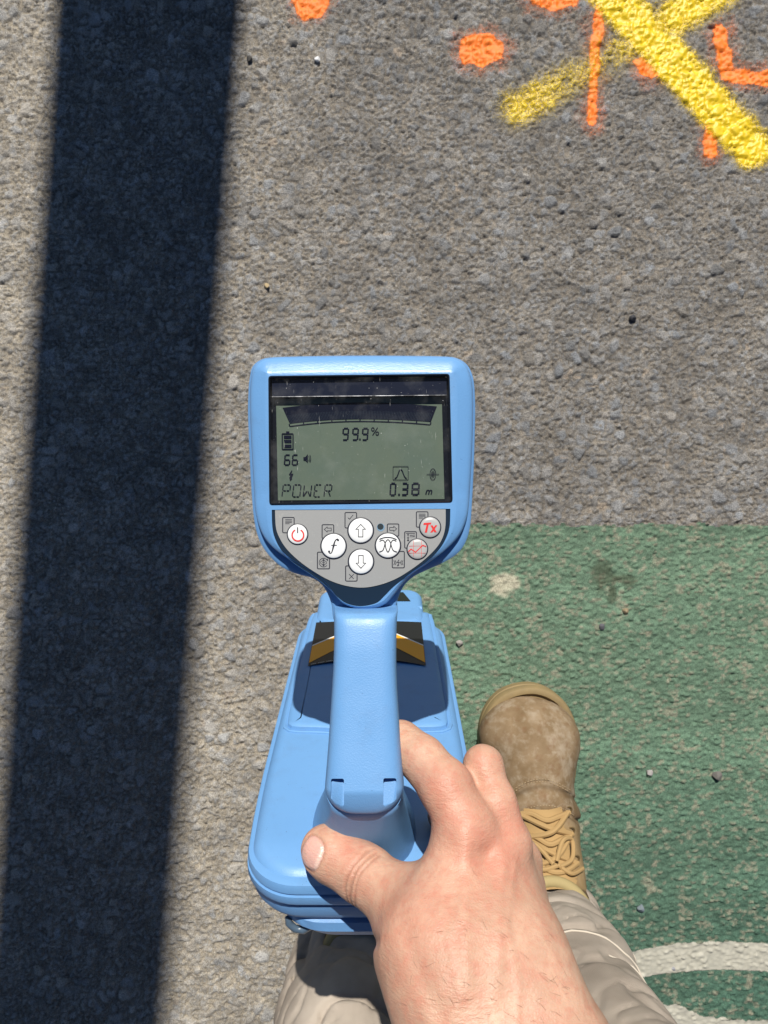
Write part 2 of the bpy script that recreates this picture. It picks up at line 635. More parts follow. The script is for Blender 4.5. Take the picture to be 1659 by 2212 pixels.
def cells(X, Y, s, seed, asp=1.0):
    """Distances to the nearest two jittered cell points, the id hashes of the nearest one and the offset from it."""
    wx = X / s + 0.35 * vnoise(P3, 1 / s * 0.9, seed + 50).reshape(X.shape); wy = Y / (s * asp) + 0.35 * vnoise(P3, 1 / s * 0.9, seed + 51).reshape(X.shape)
    ix = np.floor(wx).astype(np.int64); iy = np.floor(wy).astype(np.int64)
    f1 = np.full(X.shape, 9.0); f2 = f1.copy(); bi = ix.copy(); bj = iy.copy()
    ox = np.zeros(X.shape); oy = np.zeros(X.shape)
    for a in (-1, 0, 1):
        for b in (-1, 0, 1):
            i = ix + a; j = iy + b
            px = i + 0.1 + 0.8 * hash2(i, j, seed); py = j + 0.1 + 0.8 * hash2(i, j, seed + 1)
            dx = wx - px; dy = wy - py
            d = np.sqrt(dx * dx + dy * dy)
            n = d < f1
            f2 = np.where(n, f1, np.minimum(f2, d))
            bi = np.where(n, i, bi); bj = np.where(n, j, bj)
            ox = np.where(n, dx, ox); oy = np.where(n, dy, oy)
            f1 = np.where(n, d, f1)
    return f1, f2, bi, bj, ox, oy


def sstep(a, b, x):
    t = np.clip((x - a) / (b - a), 0, 1)
    return t * t * (3 - 2 * t)


def stones(s, seed, keep, amp, asp=1.0):
    f1, f2, i, j, ox, oy = cells(GX, GY, s, seed, asp)
    edge = f2 - f1
    r = hash2(i, j, seed + 2); hgt = hash2(i, j, seed + 3); tx = hash2(i, j, seed + 4) - 0.5; ty = hash2(i, j, seed + 5) - 0.5
    m = sstep(0.04, 0.30, edge) * (r < keep) * sstep(0.75, 0.45, f1)
    h = amp * m * (0.45 + 0.75 * hgt + 0.9 * (tx * ox + ty * oy))
    return h, m, hash2(i, j, seed + 6), hash2(i, j, seed + 7)


big_n = vnoise(P3, 6, 3).reshape(GX.shape)
mid_n = vnoise(P3, 40, 4).reshape(GX.shape)
hL, mL, cL, dL = stones(0.0140, 21, 0.20, 0.0038)
hM, mM, cM, dM = stones(0.0078, 31, 0.50, 0.0030)
hS, mS, cS, dS = stones(0.0043, 41, 0.85, 0.0030)
pit = sstep(0.25, 0.75, vnoise(P3, 95, 8).reshape(GX.shape))
base = 0.0010 * mid_n + 0.0008 * vnoise(P3, 260, 5).reshape(GX.shape) - 0.0030 * pit
HT = np.maximum(np.maximum(base + hS, base * 0.6 + hM), hL + base * 0.4)
edge_f = np.minimum(np.minimum(GX - gx[0], gx[-1] - GX), np.minimum(GY - gy[0], gy[-1] - GY))
HT = HT * sstep(0.0, 0.03, edge_f)

GUq = 829.5 + GX / (K * H); GWq = 1106.0 - GY / (K * H)
HT = HT * (1 - 0.70 * sstep(1122, 1150, GWq) * sstep(765, 800, GUq))     # stones bedded under the green coat

# colours: sandy binder, stones in greys; the left of the road is dustier
dust = np.clip(sstep(0.10, -0.42, GX + 0.10 * big_n) * 0.9 + 0.22 * sstep(0.2, -0.3, GY) + 0.12 * mid_n, 0, 1)
binder = np.stack([0.222 + 0.150 * dust, 0.197 + 0.130 * dust, 0.166 + 0.094 * dust], -1)
def stone_col(c, d):
    g = 0.165 + 0.14 * c
    warm = (d - 0.5) * 0.30
    return np.stack([g * (1 + 0.45 * warm), g, g * (1 - 0.6 * warm)], -1)
C = binder.copy()
for mm, c_, d_, a_ in ((mS, cS, dS, 0.55), (mM, cM, dM, 0.7), (mL, cL, dL, 0.85)):
    top = {id(mS): hS + base, id(mM): hM + base * 0.6, id(mL): hL + base * 0.4}[id(mm)]
    wgt = (mm * a_ * (top >= HT - 0.0004))[..., None] * (1 - 0.35 * dust[..., None])
    sc = stone_col(c_, d_) * (1 + 0.55 * dust[..., None])
    C = C * (1 - wgt) + sc * wgt
C = C * (1 + 0.16 * mid_n + 0.16 * vnoise(P3, 210, 91).reshape(GX.shape))[..., None]
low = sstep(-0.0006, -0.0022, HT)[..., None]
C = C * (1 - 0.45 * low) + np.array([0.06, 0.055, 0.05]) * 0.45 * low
pale = (hash2(np.floor(GX / 0.011).astype(np.int64), np.floor(GY / 0.011).astype(np.int64), 77) > 0.965) * sstep(0.2, 0.6, vnoise(P3, 170, 9).reshape(GX.shape))
C = C * (1 - 0.6 * pale[..., None]) + np.array([0.42, 0.34, 0.26]) * 0.6 * pale[..., None]

ny, nx = GX.shape
idx = np.arange(nx * ny).reshape(ny, nx)
GV = np.stack([GX, GY, HT], -1).reshape(-1, 3)
GQ = np.stack([idx[:-1, :-1], idx[:-1, 1:], idx[1:, 1:], idx[1:, :-1]], -1).reshape(-1, 4)
x0, x1, y0, y1 = gx[0], gx[-1], gy[0], gy[-1]
R = 60.0
ringV = np.array([[x0, y0, 0], [x1, y0, 0], [x1, y1, 0], [x0, y1, 0], [-R, -R, 0], [R, -R, 0], [R, R, 0], [-R, R, 0]])
b = len(GV)
ringQ = np.array([[b + 4, b + 5, b + 1, b], [b + 5, b + 6, b + 2, b + 1], [b + 6, b + 7, b + 3, b + 2], [b + 7, b + 4, b, b + 3]])
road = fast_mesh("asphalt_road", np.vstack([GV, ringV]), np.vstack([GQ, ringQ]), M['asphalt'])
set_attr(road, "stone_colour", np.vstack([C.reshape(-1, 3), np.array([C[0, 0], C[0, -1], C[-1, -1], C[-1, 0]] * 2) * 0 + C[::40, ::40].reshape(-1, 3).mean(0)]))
tag(road, kind="structure")

GU = 829.5 + GX / (K * H)          # the same grid in measuring pixels
GW = 1106.0 - GY / (K * H)


def patch(name, mask, dz, m, colour=None, cov=None, parent=None, flat=1.0, hmap=None):
    """A thin coat lying on the road's stones where mask is set."""
    hm = (HT if hmap is None else hmap) * flat + dz
    q = mask[:-1, :-1] & mask[:-1, 1:] & mask[1:, 1:] & mask[1:, :-1]
    Q = GQ[q.ravel()]
    used, inv = np.unique(Q, return_inverse=True)
    V = np.stack([GX.ravel()[used], GY.ravel()[used], hm.ravel()[used]], 1)
    o = fast_mesh(name, V, inv.reshape(-1, 4), m, parent, origin=tuple(V.mean(0) * np.array([1, 1, 0])))
    if colour is not None: set_attr(o, "coat_colour", colour.reshape(-1, 3)[used])
    if cov is not None: set_attr(o, "coverage", cov.ravel()[used])
    return o


# green skid-resistant coat with the asphalt grinning through
hG, mG, cG, dG = stones(0.0070, 61, 0.72, 0.0032, 0.62)
hG2, mG2, cG2, dG2 = stones(0.0042, 71, 0.75, 0.0020, 0.7)
HG = np.maximum(np.maximum(hG, hG2) + 0.0006 * mid_n + 0.0004 * vnoise(P3, 260, 15).reshape(GX.shape), HT) + 0.0012
e_n = 5 * vnoise(P3, 70, 12).reshape(GX.shape) + 4 * vnoise(P3, 180, 13).reshape(GX.shape)
green_mask = (GW > 1132 + e_n) & (GU > 778 + e_n)
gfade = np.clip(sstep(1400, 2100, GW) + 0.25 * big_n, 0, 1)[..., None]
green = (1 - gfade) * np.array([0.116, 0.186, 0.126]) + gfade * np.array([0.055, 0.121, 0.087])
streak = vnoise(P3 * np.array([0.35, 1.6, 1]), 16, 66).reshape(GX.shape) + 0.6 * big_n
green = green * (1 + 0.17 * streak[..., None])
green = green * (0.82 + 0.32 * cG[..., None]) * (1 + 0.10 * mid_n[..., None])
wear = sstep(0.66, 0.80, dG) * mG * 0.6 + 0.65 * sstep(0.35, 0.6, vnoise(P3, 120, 16).reshape(GX.shape)) * sstep(0.3, 0.7, dG2)
wear = np.clip(wear, 0, 0.85)[..., None]
green = green * (1 - wear) + np.array([0.25, 0.235, 0.175]) * wear
blot = sstep(1.15, 0.6, np.hypot((GU - 1088) / 36, (GW - 1262) / 26) + 0.35 * vnoise(P3, 130, 18).reshape(GX.shape))[..., None]
green = green * (1 - 0.8 * blot) + np.array([0.46, 0.42, 0.32]) * 0.8 * blot
for (bu, bv, ru, rv) in ((1305, 1245, 24, 40), (1355, 1255, 26, 14), (1318, 1285, 14, 22)):
    st = sstep(1.2, 0.5, np.hypot((GU - bu) / ru, (GW - bv) / rv) + 0.5 * vnoise(P3, 110, 19).reshape(GX.shape))[..., None]
    green = green * (1 - 0.65 * st) + np.array([0.05, 0.06, 0.035]) * 0.65 * st
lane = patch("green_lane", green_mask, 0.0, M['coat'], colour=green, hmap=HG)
tag(lane, kind="structure")


def poly_sd(poly):
    """Signed distance (px) of the ground grid to a polygon given in measuring pixels: negative inside."""
    poly = np.asarray(poly, float)
    u = GU.ravel(); v = GW.ravel()
    d = np.full(u.shape, 1e9); ins = np.zeros(u.shape, bool)
    for i in range(len(poly)):
        a = poly[i]; b = poly[(i + 1) % len(poly)]
        ab = b - a
        t = np.clip(((u - a[0]) * ab[0] + (v - a[1]) * ab[1]) / (ab @ ab + 1e-9), 0, 1)
        d = np.minimum(d, np.hypot(u - a[0] - t * ab[0], v - a[1] - t * ab[1]))
        c = ((a[1] > v) != (b[1] > v)) & (u < (b[0] - a[0]) * (v - a[1]) / (b[1] - a[1] + 1e-12) + a[0])
        ins ^= c
    return np.where(ins, -d, d).reshape(GU.shape)


def line_sd(pts):
    d = np.full(GU.shape, 1e9)
    for a, b in zip(pts[:-1], pts[1:]):
        a = np.array(a, float); b = np.array(b, float); ab = b - a
        t = np.clip(((GU - a[0]) * ab[0] + (GW - a[1]) * ab[1]) / (ab @ ab), 0, 1)
        d = np.minimum(d, np.hypot(GU - a[0] - t * ab[0], GW - a[1] - t * ab[1]))
    return d


wob = 5 * vnoise(P3, 75, 25).reshape(GX.shape) + 3 * vnoise(P3, 200, 26).reshape(GX.shape)
# white road marking: ring of the bicycle symbol's wheel and the bar below it
arc = np.hypot((GU - 1560), (GW - 2960))
cov = sstep(4, -5, np.maximum(arc - 931, 869 - arc) + wob * 0.4)
cov = np.maximum(cov * (GW < 2250), sstep(4, -6, poly_sd([(1400, 2166), (1461, 2163), (1487, 2178), (1526, 2189), (1592, 2194), (1659, 2202), (1750, 2215), (1750, 2330), (1380, 2330)]) + wob))
cov = cov * 0.95
wm = patch("white_road_marking", cov > 0.05, 0.0007, M['roadwhite'], cov=cov, hmap=np.maximum(HG * 0.55 + 0.0018, HG + 0.0002))
tag(wm, kind="structure")

up = (HT - HT.min()) / (HT.max() - HT.min())
# yellow spray cross
la = line_sd([(1275, -60), (1390, 68), (1500, 185), (1622, 322)])
lb = line_sd([(1118, 236), (1240, 172), (1390, 75), (1560, -30)])
ca = sstep(74, 16, la + 0.7 * wob) * 1.0
cb = sstep(84, 6, lb + 0.7 * wob) * (0.44 + 0.20 * sstep(1300, 1120, GU) + 0.2 * sstep(1300, 1400, GU) + 0.25 * sstep(1410, 1470, GU))
covy = np.clip(np.maximum(ca, cb) + 0.35 * (up - 0.55) * (np.maximum(ca, cb) > 0.05), 0, 1)
ymask = covy > 0.03
yc = patch("spray_paint_cross", ymask, 0.0005, M['yellow'], cov=covy)
tag(yc, "large yellow spray painted X on the grey asphalt, upper right", "paint mark")

OR = [
    ([(620, -40), (714, -40), (710, 8), (692, 40), (655, 48), (640, 30)], 'p', "bright orange paint dab at the top edge, nearest the pole shadow"),
    ([(995, 85), (1052, 76), (1086, 100), (1078, 130), (1040, 145), (998, 138)], 'p', "solid squarish orange paint dab alone on grey asphalt left of the yellow cross"),
    ([(1136, -30), (1262, -30), (1244, 14), (1190, 24), (1150, 10)], 'p', "orange paint dab at the top edge touching the yellow cross"),
    ([(1292, 22), (1284, 120), (1276, 262)], 'l', "long thin orange paint stroke passing under the faint arm of the yellow cross"),
    ([(1366, 134), (1388, 124), (1428, 150), (1424, 168), (1390, 172)], 'p', "small orange paint blot tucked under the centre of the yellow cross"),
    ([(1553, 70), (1560, 110), (1570, 165), (1640, 172), (1720, 172)], 'l2', "orange L shaped paint stroke at the right edge above the yellow arm"),
    ([(1540, 262), (1532, 325)], 'l3', "short orange paint stroke beside the lower end of the yellow arm"),
]
for k, (pts, kind, lab) in enumerate(OR):
    sd = poly_sd(pts) if kind == 'p' else line_sd(pts) - {'l': 9, 'l2': 15, 'l3': 14}[kind]
    cv = sstep(9, -6, sd + wob * 0.9)
    speck = 0.36 * sstep(46, 2, sd + 2.5 * wob + 10 * big_n)
    cv = np.clip(np.maximum(cv, speck) + 0.2 * (up - 0.5) * (sd < 20), 0, 1) * (sd < 52)
    o = patch("spray_paint_mark", cv > 0.05, 0.0003, M['orange'], cov=cv)
    tag(o, lab, "paint mark", "orange spray paint marks on the asphalt")


# ------------------------------------------------------------------ loose stones
def pebble(name, u, v, r, rgb, label, seed):
    rs = np.random.default_rng(seed)
    bm = bmesh.new()
    bmesh.ops.create_icosphere(bm, subdivisions=3, radius=1)
    V = np.array([p.co[:] for p in bm.verts]); F = [tuple(q.index for q in f.verts) for f in bm.faces]
    bm.free()
    for _ in range(7):
        n = rs.normal(size=3); n /= np.linalg.norm(n)
        d = V @ n; k = 0.55 + 0.25 * rs.random()
        V = V - np.clip(d - k, 0, None)[:, None] * n
    r = r * 0.88
    V = V * np.array([1, 0.85 + 0.3 * rs.random(), 0.75]) * r
    p = at(u, v, H)
    V = V + np.array([p[0], p[1], r * 0.62 + 0.002])
    m = mat("stone " + str(seed), rgb, 0.75)
    n1 = noise(m, 500, 3)
    setc(m, mixc(m, n1.outputs[0], tuple(x * 0.7 for x in rgb), tuple(x * 1.3 for x in rgb)))
    o = mesh_obj(name, V, F, m, angle=25)
    tag(o, label, "stone", "loose stones on the road")


PB = [
    (1545, 1672, 0.0072, (0.13, 0.12, 0.11), "largest dark pebble with a black shadow on the green lane right of the boot"),
    (1400, 1666, 0.0050, (0.30, 0.28, 0.27), "small pale grey pebble on the green lane right of the boot toe"),
    (1382, 1957, 0.0058, (0.14, 0.17, 0.19), "blue grey pebble on the green lane beside the trouser cuff"),
    (991, 1388, 0.0055, (0.26, 0.24, 0.22), "pebble on the green lane by the locator's right edge above the boot"),
    (1299, 1352, 0.0045, (0.07, 0.07, 0.08), "tiny black pebble on the green lane below the dark stain"),
    (1349, 1318, 0.0046, (0.22, 0.17, 0.10), "tan and dark crumb on the green lane just below the dark stain"),
    (1365, 688, 0.0055, (0.035, 0.035, 0.04), "small black pebble on plain grey asphalt right of the display"),
    (540, 132, 0.0048, (0.06, 0.055, 0.05), "small black pebble beside the pole shadow near the top"),
    (686, 132, 0.0045, (0.60, 0.60, 0.60), "small white glinting chip on grey asphalt below the orange dab"),
    (1453, 2088, 0.0034, (0.25, 0.25, 0.27), "tiny grey chip lying on the white curved marking"),
    (577, 620, 0.0042, (0.38, 0.29, 0.16), "small yellowish chip on the asphalt by the pole shadow"),
]
for k, (u, v, r, rgb, lab) in enumerate(PB):
    pebble("pebble", u, v, r, rgb, lab, 100 + k)

# ------------------------------------------------------------------ the pole whose shadow crosses the road
px, py, lean = -0.145, 2.60, -0.0725
V, F = tube([(px + lean * z, py, z) for z in (0, 1.5, 3.0, 5.2)], 0.1170, 40)
pole = mesh_obj("street_pole", V, F, M['galv'], angle=40, origin=(px, py, 0))
tag(pole, "thick grey steel pole whose broad shadow lies down the left of the asphalt", "pole")
V, F = tube([(px, py, 0.0), (px, py, 0.02), (px, py, 0.021), (px, py, 0.05)], [0.19, 0.19, 0.13, 0.125], 32)
mesh_obj("base_plate", V, F, M['galv'], pole)
V, F = tube([(px + lean * 5.2, py, 5.2), (px + lean * 5.2, py, 5.24), (px + lean * 5.2, py, 5.26)], [0.112, 0.112, 0.04], 32)
mesh_obj("pole_cap", V, F, M['galv'], pole)

# ================================================================== the locator
loc_root = empty("cable_locator", (-0.0135, -0.12, 0.0))
tag(loc_root, "blue handheld cable locator with lit grey screen held upright over the road", "cable locator")
D0 = 0.485
SC = D0 / 0.42             # sizes below were measured as if at 0.42 m


def Z1(x, y): return ((560 + x * 0.42195) / 1.15732, (840 + y * 0.42195) / 1.15732)
def Z2(x, y): return ((640 + x * 0.31344) / 1.15732, (900 + y * 0.31344) / 1.15732)
def Z3(x, y): return ((660 + x * 0.30139) / 1.15732, (1240 + y * 0.30139) / 1.15732)


def outline(pts, conv, n, d=D0):
    q = np.array([at(*conv(x, y), d)[:2] for x, y in pts])
    return catmull(q, n)


# ---- display housing
low_px = [(150, 160), (200, 118), (260, 104), (400, 98), (700, 93), (1000, 93), (1300, 97), (1390, 108), (1450, 145), (1482, 200), (1497, 270), (1503, 400), (1500, 600), (1493, 800), (1483, 1000), (1472, 1130), (1445, 1225), (1395, 1295), (1310, 1350), (1210, 1395), (1130, 1435), (1075, 1485), (1040, 1550), (1022, 1620), (1012, 1700), (960, 1760), (830, 1775), (690, 1760), (642, 1700), (630, 1610), (600, 1530), (560, 1475), (500, 1440), (420, 1420), (330, 1380), (260, 1320), (205, 1245), (172, 1160), (152, 1040), (138, 850), (128, 650), (121, 450), (123, 330), (130, 240)]
up_px = [(165, 168), (210, 128), (265, 113), (400, 107), (700, 103), (1000, 103), (1300, 106), (1380, 116), (1435, 150), (1466, 205), (1482, 280), (1487, 400), (1483, 600), (1474, 800), (1460, 1000), (1440, 1100), (1395, 1190), (1310, 1275), (1200, 1355), (1120, 1410), (1060, 1470), (1010, 1535), (960, 1590), (900, 1615), (830, 1622), (760, 1612), (700, 1585), (650, 1535), (600, 1470), (540, 1415), (470, 1375), (350, 1305), (262, 1235), (210, 1160), (178, 1060), (165, 950), (153, 750), (143, 550), (138, 400), (140, 300), (148, 225)]
navy_px = [(283, 1030), (286, 1127), (301, 1198), (344, 1277), (416, 1348), (523, 1419), (608, 1484), (666, 1541), (723, 1584), (808, 1602), (901, 1584), (951, 1541), (1008, 1484), (1094, 1419), (1201, 1341), (1273, 1269), (1316, 1198), (1337, 1127), (1341, 1024)]
ZT = H - D0
NP = 220
lowP = outline(low_px, Z1, NP)
upP = outline(up_px, Z1, NP)


def quad_loop(c, r, conv=Z1, n=6):
    """Rounded quadrilateral from corners TL TR BR BL in px."""
    c = np.array([at(*conv(*p), D0)[:2] for p in c])
    out = []
    for i in range(4):
        p = c[i]; a = c[i - 1] - p; b = c[(i + 1) % 4] - p
        a /= np.linalg.norm(a); b /= np.linalg.norm(b)
        for t in np.linspace(0, 1, n):
            out.append(p + a * r * (1 - t) ** 2 + b * r * t ** 2)
    return np.array(out)


win = quad_loop([(262, 236), (1337, 223), (1355, 986), (268, 1001)], 0.0022)
navy_curve = catmull(np.array([at(*Z1(x, y), D0)[:2] for x, y in navy_px]), 90, closed=False)
navyP = np.vstack([navy_curve])

holes = np.vstack([win, navyP])
dist = np.min(np.linalg.norm(upP[:, None] - holes[None], axis=2), 1)
lim = np.convolve(np.concatenate([dist[-6:], dist, dist[:6]]), np.ones(13) / 13, 'valid') * 0.80
inn = inward(upP)
prof = [(a * SC, b * SC) for a, b in [(0.0, -0.0170), (0.0, -0.0080), (0.0003, -0.0064), (0.0008, -0.0050), (0.0018, -0.0037), (0.0032, -0.0028), (0.0052, -0.0019), (0.0074, -0.0010), (0.0090, -0.0004), (0.0100, 0.0)]]
V = []
for ins, z in prof:
    k = np.minimum(ins, lim * ins / (0.0100 * SC))[:, None]
    frac = np.minimum(1.0, lim / (0.0100 * SC))
    V.append(np.column_stack([upP + inn * k, ZT + z * np.clip(frac ** 0.6, 0.45, 1) if z > -0.012 else np.full(NP, ZT + z)]))
nr = len(prof)
Vh = np.vstack(V)
Fh = rings_faces(nr, NP)
bm = bmesh.new()
bv = [bm.verts.new(p) for p in Vh]
for f in Fh:
    bm.faces.new([bv[i] for i in f])
edges = []
top = bv[(nr - 1) * NP:]
def loop_edges(vs_):
    out = []
    for i in range(len(vs_)):
        a, b_ = vs_[i], vs_[(i + 1) % len(vs_)]
        e = bm.edges.get((a, b_)) or bm.edges.new((a, b_))
        out.append(e)
    return out
edges += loop_edges(top)
for lp, depth in ((win, 0.0105), (navyP, 0.0009)):
    va = [bm.verts.new((x, y, ZT)) for x, y in lp]
    edges += loop_edges(va)
    vb = [bm.verts.new((x, y, ZT - depth)) for x, y in lp]
    for i in range(len(lp)):
        j = (i + 1) % len(lp)
        bm.faces.new((va[i], va[j], vb[j], vb[i]))
bmesh.ops.triangle_fill(bm, use_beauty=True, use_dissolve=False, edges=edges, normal=(0, 0, 1))
def inside(poly, x, y):
    c = False
    for i in range(len(poly)):
        a = poly[i]; b_ = poly[i - 1]
        if (a[1] > y) != (b_[1] > y) and x < (b_[0] - a[0]) * (y - a[1]) / (b_[1] - a[1]) + a[0]:
            c = not c
    return c
kill = []
for f in bm.faces:
    ce = f.calc_center_median()
    if abs(ce.z - ZT) < 1e-5 and abs(f.normal.z) > 0.9 and (inside(win, ce.x, ce.y) or inside(navyP, ce.x, ce.y)):
        kill.append(f)
bmesh.ops.delete(bm, geom=kill, context='FACES_ONLY')
bmesh.ops.recalc_face_normals(bm, faces=bm.faces)
Vs = [tuple(p.co) for p in bm.verts]
bm.verts.index_update()
Fs = [tuple(q.index for q in f.verts) for f in bm.faces]
bm.free()
housing = mesh_obj("display_housing", Vs, Fs, M['blue_gloss'], loc_root, angle=35)

# lower shell of the housing
inl = inward(lowP)
sm_l = lowP
V = []
lprof = [(a * SC, b * SC) for a, b in [(0.0120, -0.0080), (0.0050, -0.0077), (0.0016, -0.0083), (0.0003, -0.0095), (0.0, -0.0115), (0.0, -0.026), (0.0015, -0.034), (0.006, -0.041), (0.013, -0.045)]]
for ins, z in lprof:
    V.append(np.column_stack([lowP + inl * ins, np.full(NP, ZT + z)]))
Vl = np.vstack(V)
Fl = rings_faces(len(lprof), NP) + [tuple(range((len(lprof) - 1) * NP, len(lprof) * NP))]
mesh_obj("rear_shell", Vl, Fl, M['blue_lo'], loc_root, angle=35)


# ---- screen
def ring_loft(loops, zs, cap=False):
    n = len(loops[0]); V = []
    for lp, z in zip(loops, zs):
        V += [(x, y, z) for x, y in lp]
    F = rings_faces(len(loops), n)
    if cap: F.append(tuple(range((len(loops) - 1) * n, len(loops) * n)))
    return V, F


w_in = inward(win)
V, F = ring_loft([win + w_in * 0.00005, win + w_in * 0.0001, win + w_in * 0.0007, win + w_in * 0.0012, win + w_in * 0.0014], [ZT - 0.006, ZT + 0.0005, ZT + 0.0009, ZT + 0.0006, ZT - 0.0092])
frame = mesh_obj("screen_frame", V, F, M['black'], loc_root, angle=50)
V, F = ring_loft([win + w_in * 0.0012], [ZT + 0.0001], True)
mesh_obj("clear_window", V, F, M['glass'], frame)
M['edge'] = mat("painted edge highlight", (0.16, 0.17, 0.19), 0.3, 0.5, 0.5)
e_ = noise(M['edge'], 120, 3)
setc(M['edge'], ramp(M['edge'], e_.outputs[0], [(0.42, (0.015, 0.016, 0.02)), (0.68, (0.30, 0.31, 0.33))]))  # uneven pale tone paints the bright highlight along the band's lower edge
# dark band behind the top of the window
DL = D0 + 0.0085
q = [at(*Z1(x, y), D0 + 0.003) for x, y in ((284, 262), (1318, 250), (1320, 350), (286, 360))]
q2 = [p - np.array([0, 0, 0.0050]) for p in q]
M['band'] = mat("navy window band", (0.008, 0.011, 0.024), 0.25, 0.25)
mesh_obj("dark_band", q + q2, [(3, 2, 1, 0), (0, 1, 5, 4), (1, 2, 6, 5), (2, 3, 7, 6), (3, 0, 4, 7)], M['band'], frame, smooth=False)
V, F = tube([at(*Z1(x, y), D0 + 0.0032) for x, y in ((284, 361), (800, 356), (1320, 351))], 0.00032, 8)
mesh_obj("band_edge_highlight", V, F, M['edge'], frame)
q = [at(*Z1(x, y), DL + 0.0006) for x, y in ((262, 240), (1345, 230), (1350, 985), (266, 1000))]
mesh_obj("backing", q, [(3, 2, 1, 0)], M['black'], frame, smooth=False)
q = [at(*Z1(x, y), DL) for x, y in ((308, 372), (1290, 360), (1306, 966), (320, 974))]
lcd = mesh_obj("lcd_panel", q, [(3, 2, 1, 0)], M['lcd'], loc_root, smooth=False)


class Marks:
    """Printed or displayed marks: flat strokes and shapes at one depth."""
    def __init__(s, conv, d): s.c = conv; s.d = d; s.b = MB(); s.k = 0
    def _p(s, x, y): return at(*s.c(x, y), s.d - s.k * 2e-6)
    def poly(s, pts, m=0):
        s.k += 1
        pts = [tuple(p) for p in pts]
        A = sum(pts[i][0] * pts[(i + 1) % len(pts)][1] - pts[(i + 1) % len(pts)][0] * pts[i][1] for i in range(len(pts)))
        if A > 0: pts = pts[::-1]
        s.b.add([s._p(*p) for p in pts], [tuple(range(len(pts)))], m)
    def line(s, pts, wd, m=0, closed=False):
        s.k += 1
        pts = np.asarray(pts, float)
        n = len(pts)
        t = np.roll(pts, -1, 0) - np.roll(pts, 1, 0) if closed else np.gradient(pts, axis=0)
        dd = np.diff(pts, axis=0); dd = dd / (np.linalg.norm(dd, axis=1)[:, None] + 1e-9)
        nn = np.zeros_like(pts)
        for i in range(n):
            a = dd[i - 1] if (i > 0) else (None if not closed else (pts[0] - pts[-1]) / (np.linalg.norm(pts[0] - pts[-1]) + 1e-9))
            b = dd[i] if i < n - 1 else (None if not closed else (pts[0] - pts[-1]) / (np.linalg.norm(pts[0] - pts[-1]) + 1e-9))
            if a is None: a = b
            if b is None: b = a
            na = np.array([-a[1], a[0]]); nb = np.array([-b[1], b[0]])
            mm = na + nb
            l = np.linalg.norm(mm)
            mm = nb if l < 0.3 else mm / l
            nn[i] = mm / max(0.5, float(mm @ nb))
        wd = np.full(n, wd) if np.isscalar(wd) else np.asarray(wd, float)
        A = pts + nn * wd[:, None] / 2; B = pts - nn * wd[:, None] / 2
        V = [s._p(*p) for p in A] + [s._p(*p) for p in B]
        F = []
        for i in range(n if closed else n - 1):
            j = (i + 1) % n
            F.append((i, j, n + j, n + i))
        s.b.add(V, F, m)
    def arc(s, cx, cy, rx, ry, a0, a1, wd, m=0, n=28):
        a = np.radians(np.linspace(a0, a1, n))
        full = abs(a1 - a0) >= 360
        if full: a = a[:-1]
        s.line(np.stack([cx + rx * np.cos(a), cy + ry * np.sin(a)], 1), wd, m, closed=full)
    def disc(s, cx, cy, r, m=0, n=28):
        a = np.linspace(0, 2 * math.pi, n, endpoint=False)
        s.poly(np.stack([cx + r * np.cos(a), cy + r * np.sin(a)], 1), m)
    def rrect(s, x0, y0, x1, y1, r, wd, m=0):
        s.line(round_rect(x0, x1, y0, y1, r, 4), wd, m, closed=True)
    def obj(s, name, mats, parent):
        return s.b.obj(name, mats, parent, smooth=False)


SEG = {'0': 'abcdef', '3': 'abcdg', '6': 'acdefg', '8': 'abcdefg', '9': 'abcdfg'}
def digit(g, ch, x, y0, y1, wd, w_, sl=0.10, m=0):
    h = y1 - y0; mid = (y0 + y1) / 2; gp = w_ * 0.35
    def pt(a, b): return (x + a + sl * (y1 - b), b)
    S = {'a': ((gp, y0), (wd - gp, y0)), 'b': ((wd, y0 + gp), (wd, mid - gp)), 'c': ((wd, mid + gp), (wd, y1 - gp)), 'd': ((gp, y1), (wd - gp, y1)),
         'e': ((0, mid + gp), (0, y1 - gp)), 'f': ((0, y0 + gp), (0, mid - gp)), 'g': ((gp, mid), (wd - gp, mid))}
    for k in SEG[ch]:
        (a, b), (c, d) = S[k]
        g.line([pt(a, b), pt(c, d)], w_, m)


g = Marks(Z2, DL - 0.0003)
# signal bar
def yt(x, e, c): return c + (e - c) * ((x - 830) / 615.0) ** 2
xs = np.linspace(0, 1, 40)
topc = [(212 + (1443 - 212) * t, 340 + (41 if t < .5 else 30) * (2 * t - 1) ** 2) for t in xs]
botc = [(270 + (1395 - 270) * t, 472 + (36 if t < .5 else 22) * (2 * t - 1) ** 2) for t in xs]
g.b.add([g._p(*p) for p in topc] + [g._p(*p) for p in botc], [(i + 40, i + 41, i + 1, i) for i in range(39)], 0)
sc = [(272 + (1388 - 272) * t, 490 + (40 if t < .5 else 27) * (2 * t - 1) ** 2) for t in xs]
g.line(sc, 9)
for k in range(11):
    t = k / 10; i = t * 39
    x = np.interp(i, range(40), [p[0] for p in sc]); y = np.interp(i, range(40), [p[1] for p in sc])
    g.line([(x + 6 * (t - .5), y), (x + (t - .5) * 14, y - 20)], 10)
for k in range(94):
    t = (k + 0.7) / 95; i = t * 39
    x = np.interp(i, range(40), [p[0] for p in botc]); y = np.interp(i, range(40), [p[1] for p in botc])
    x2 = np.interp(i, range(40), [p[0] for p in topc])
    g.line([(x, y - 4), (x + (x2 - x) * 0.52, y - 66)], 2.4, 1)
for x in (690, 768, 846):
    digit(g, '9', x, 545, 637, 41, 12, 0.08)
g.disc(829, 632, 7)
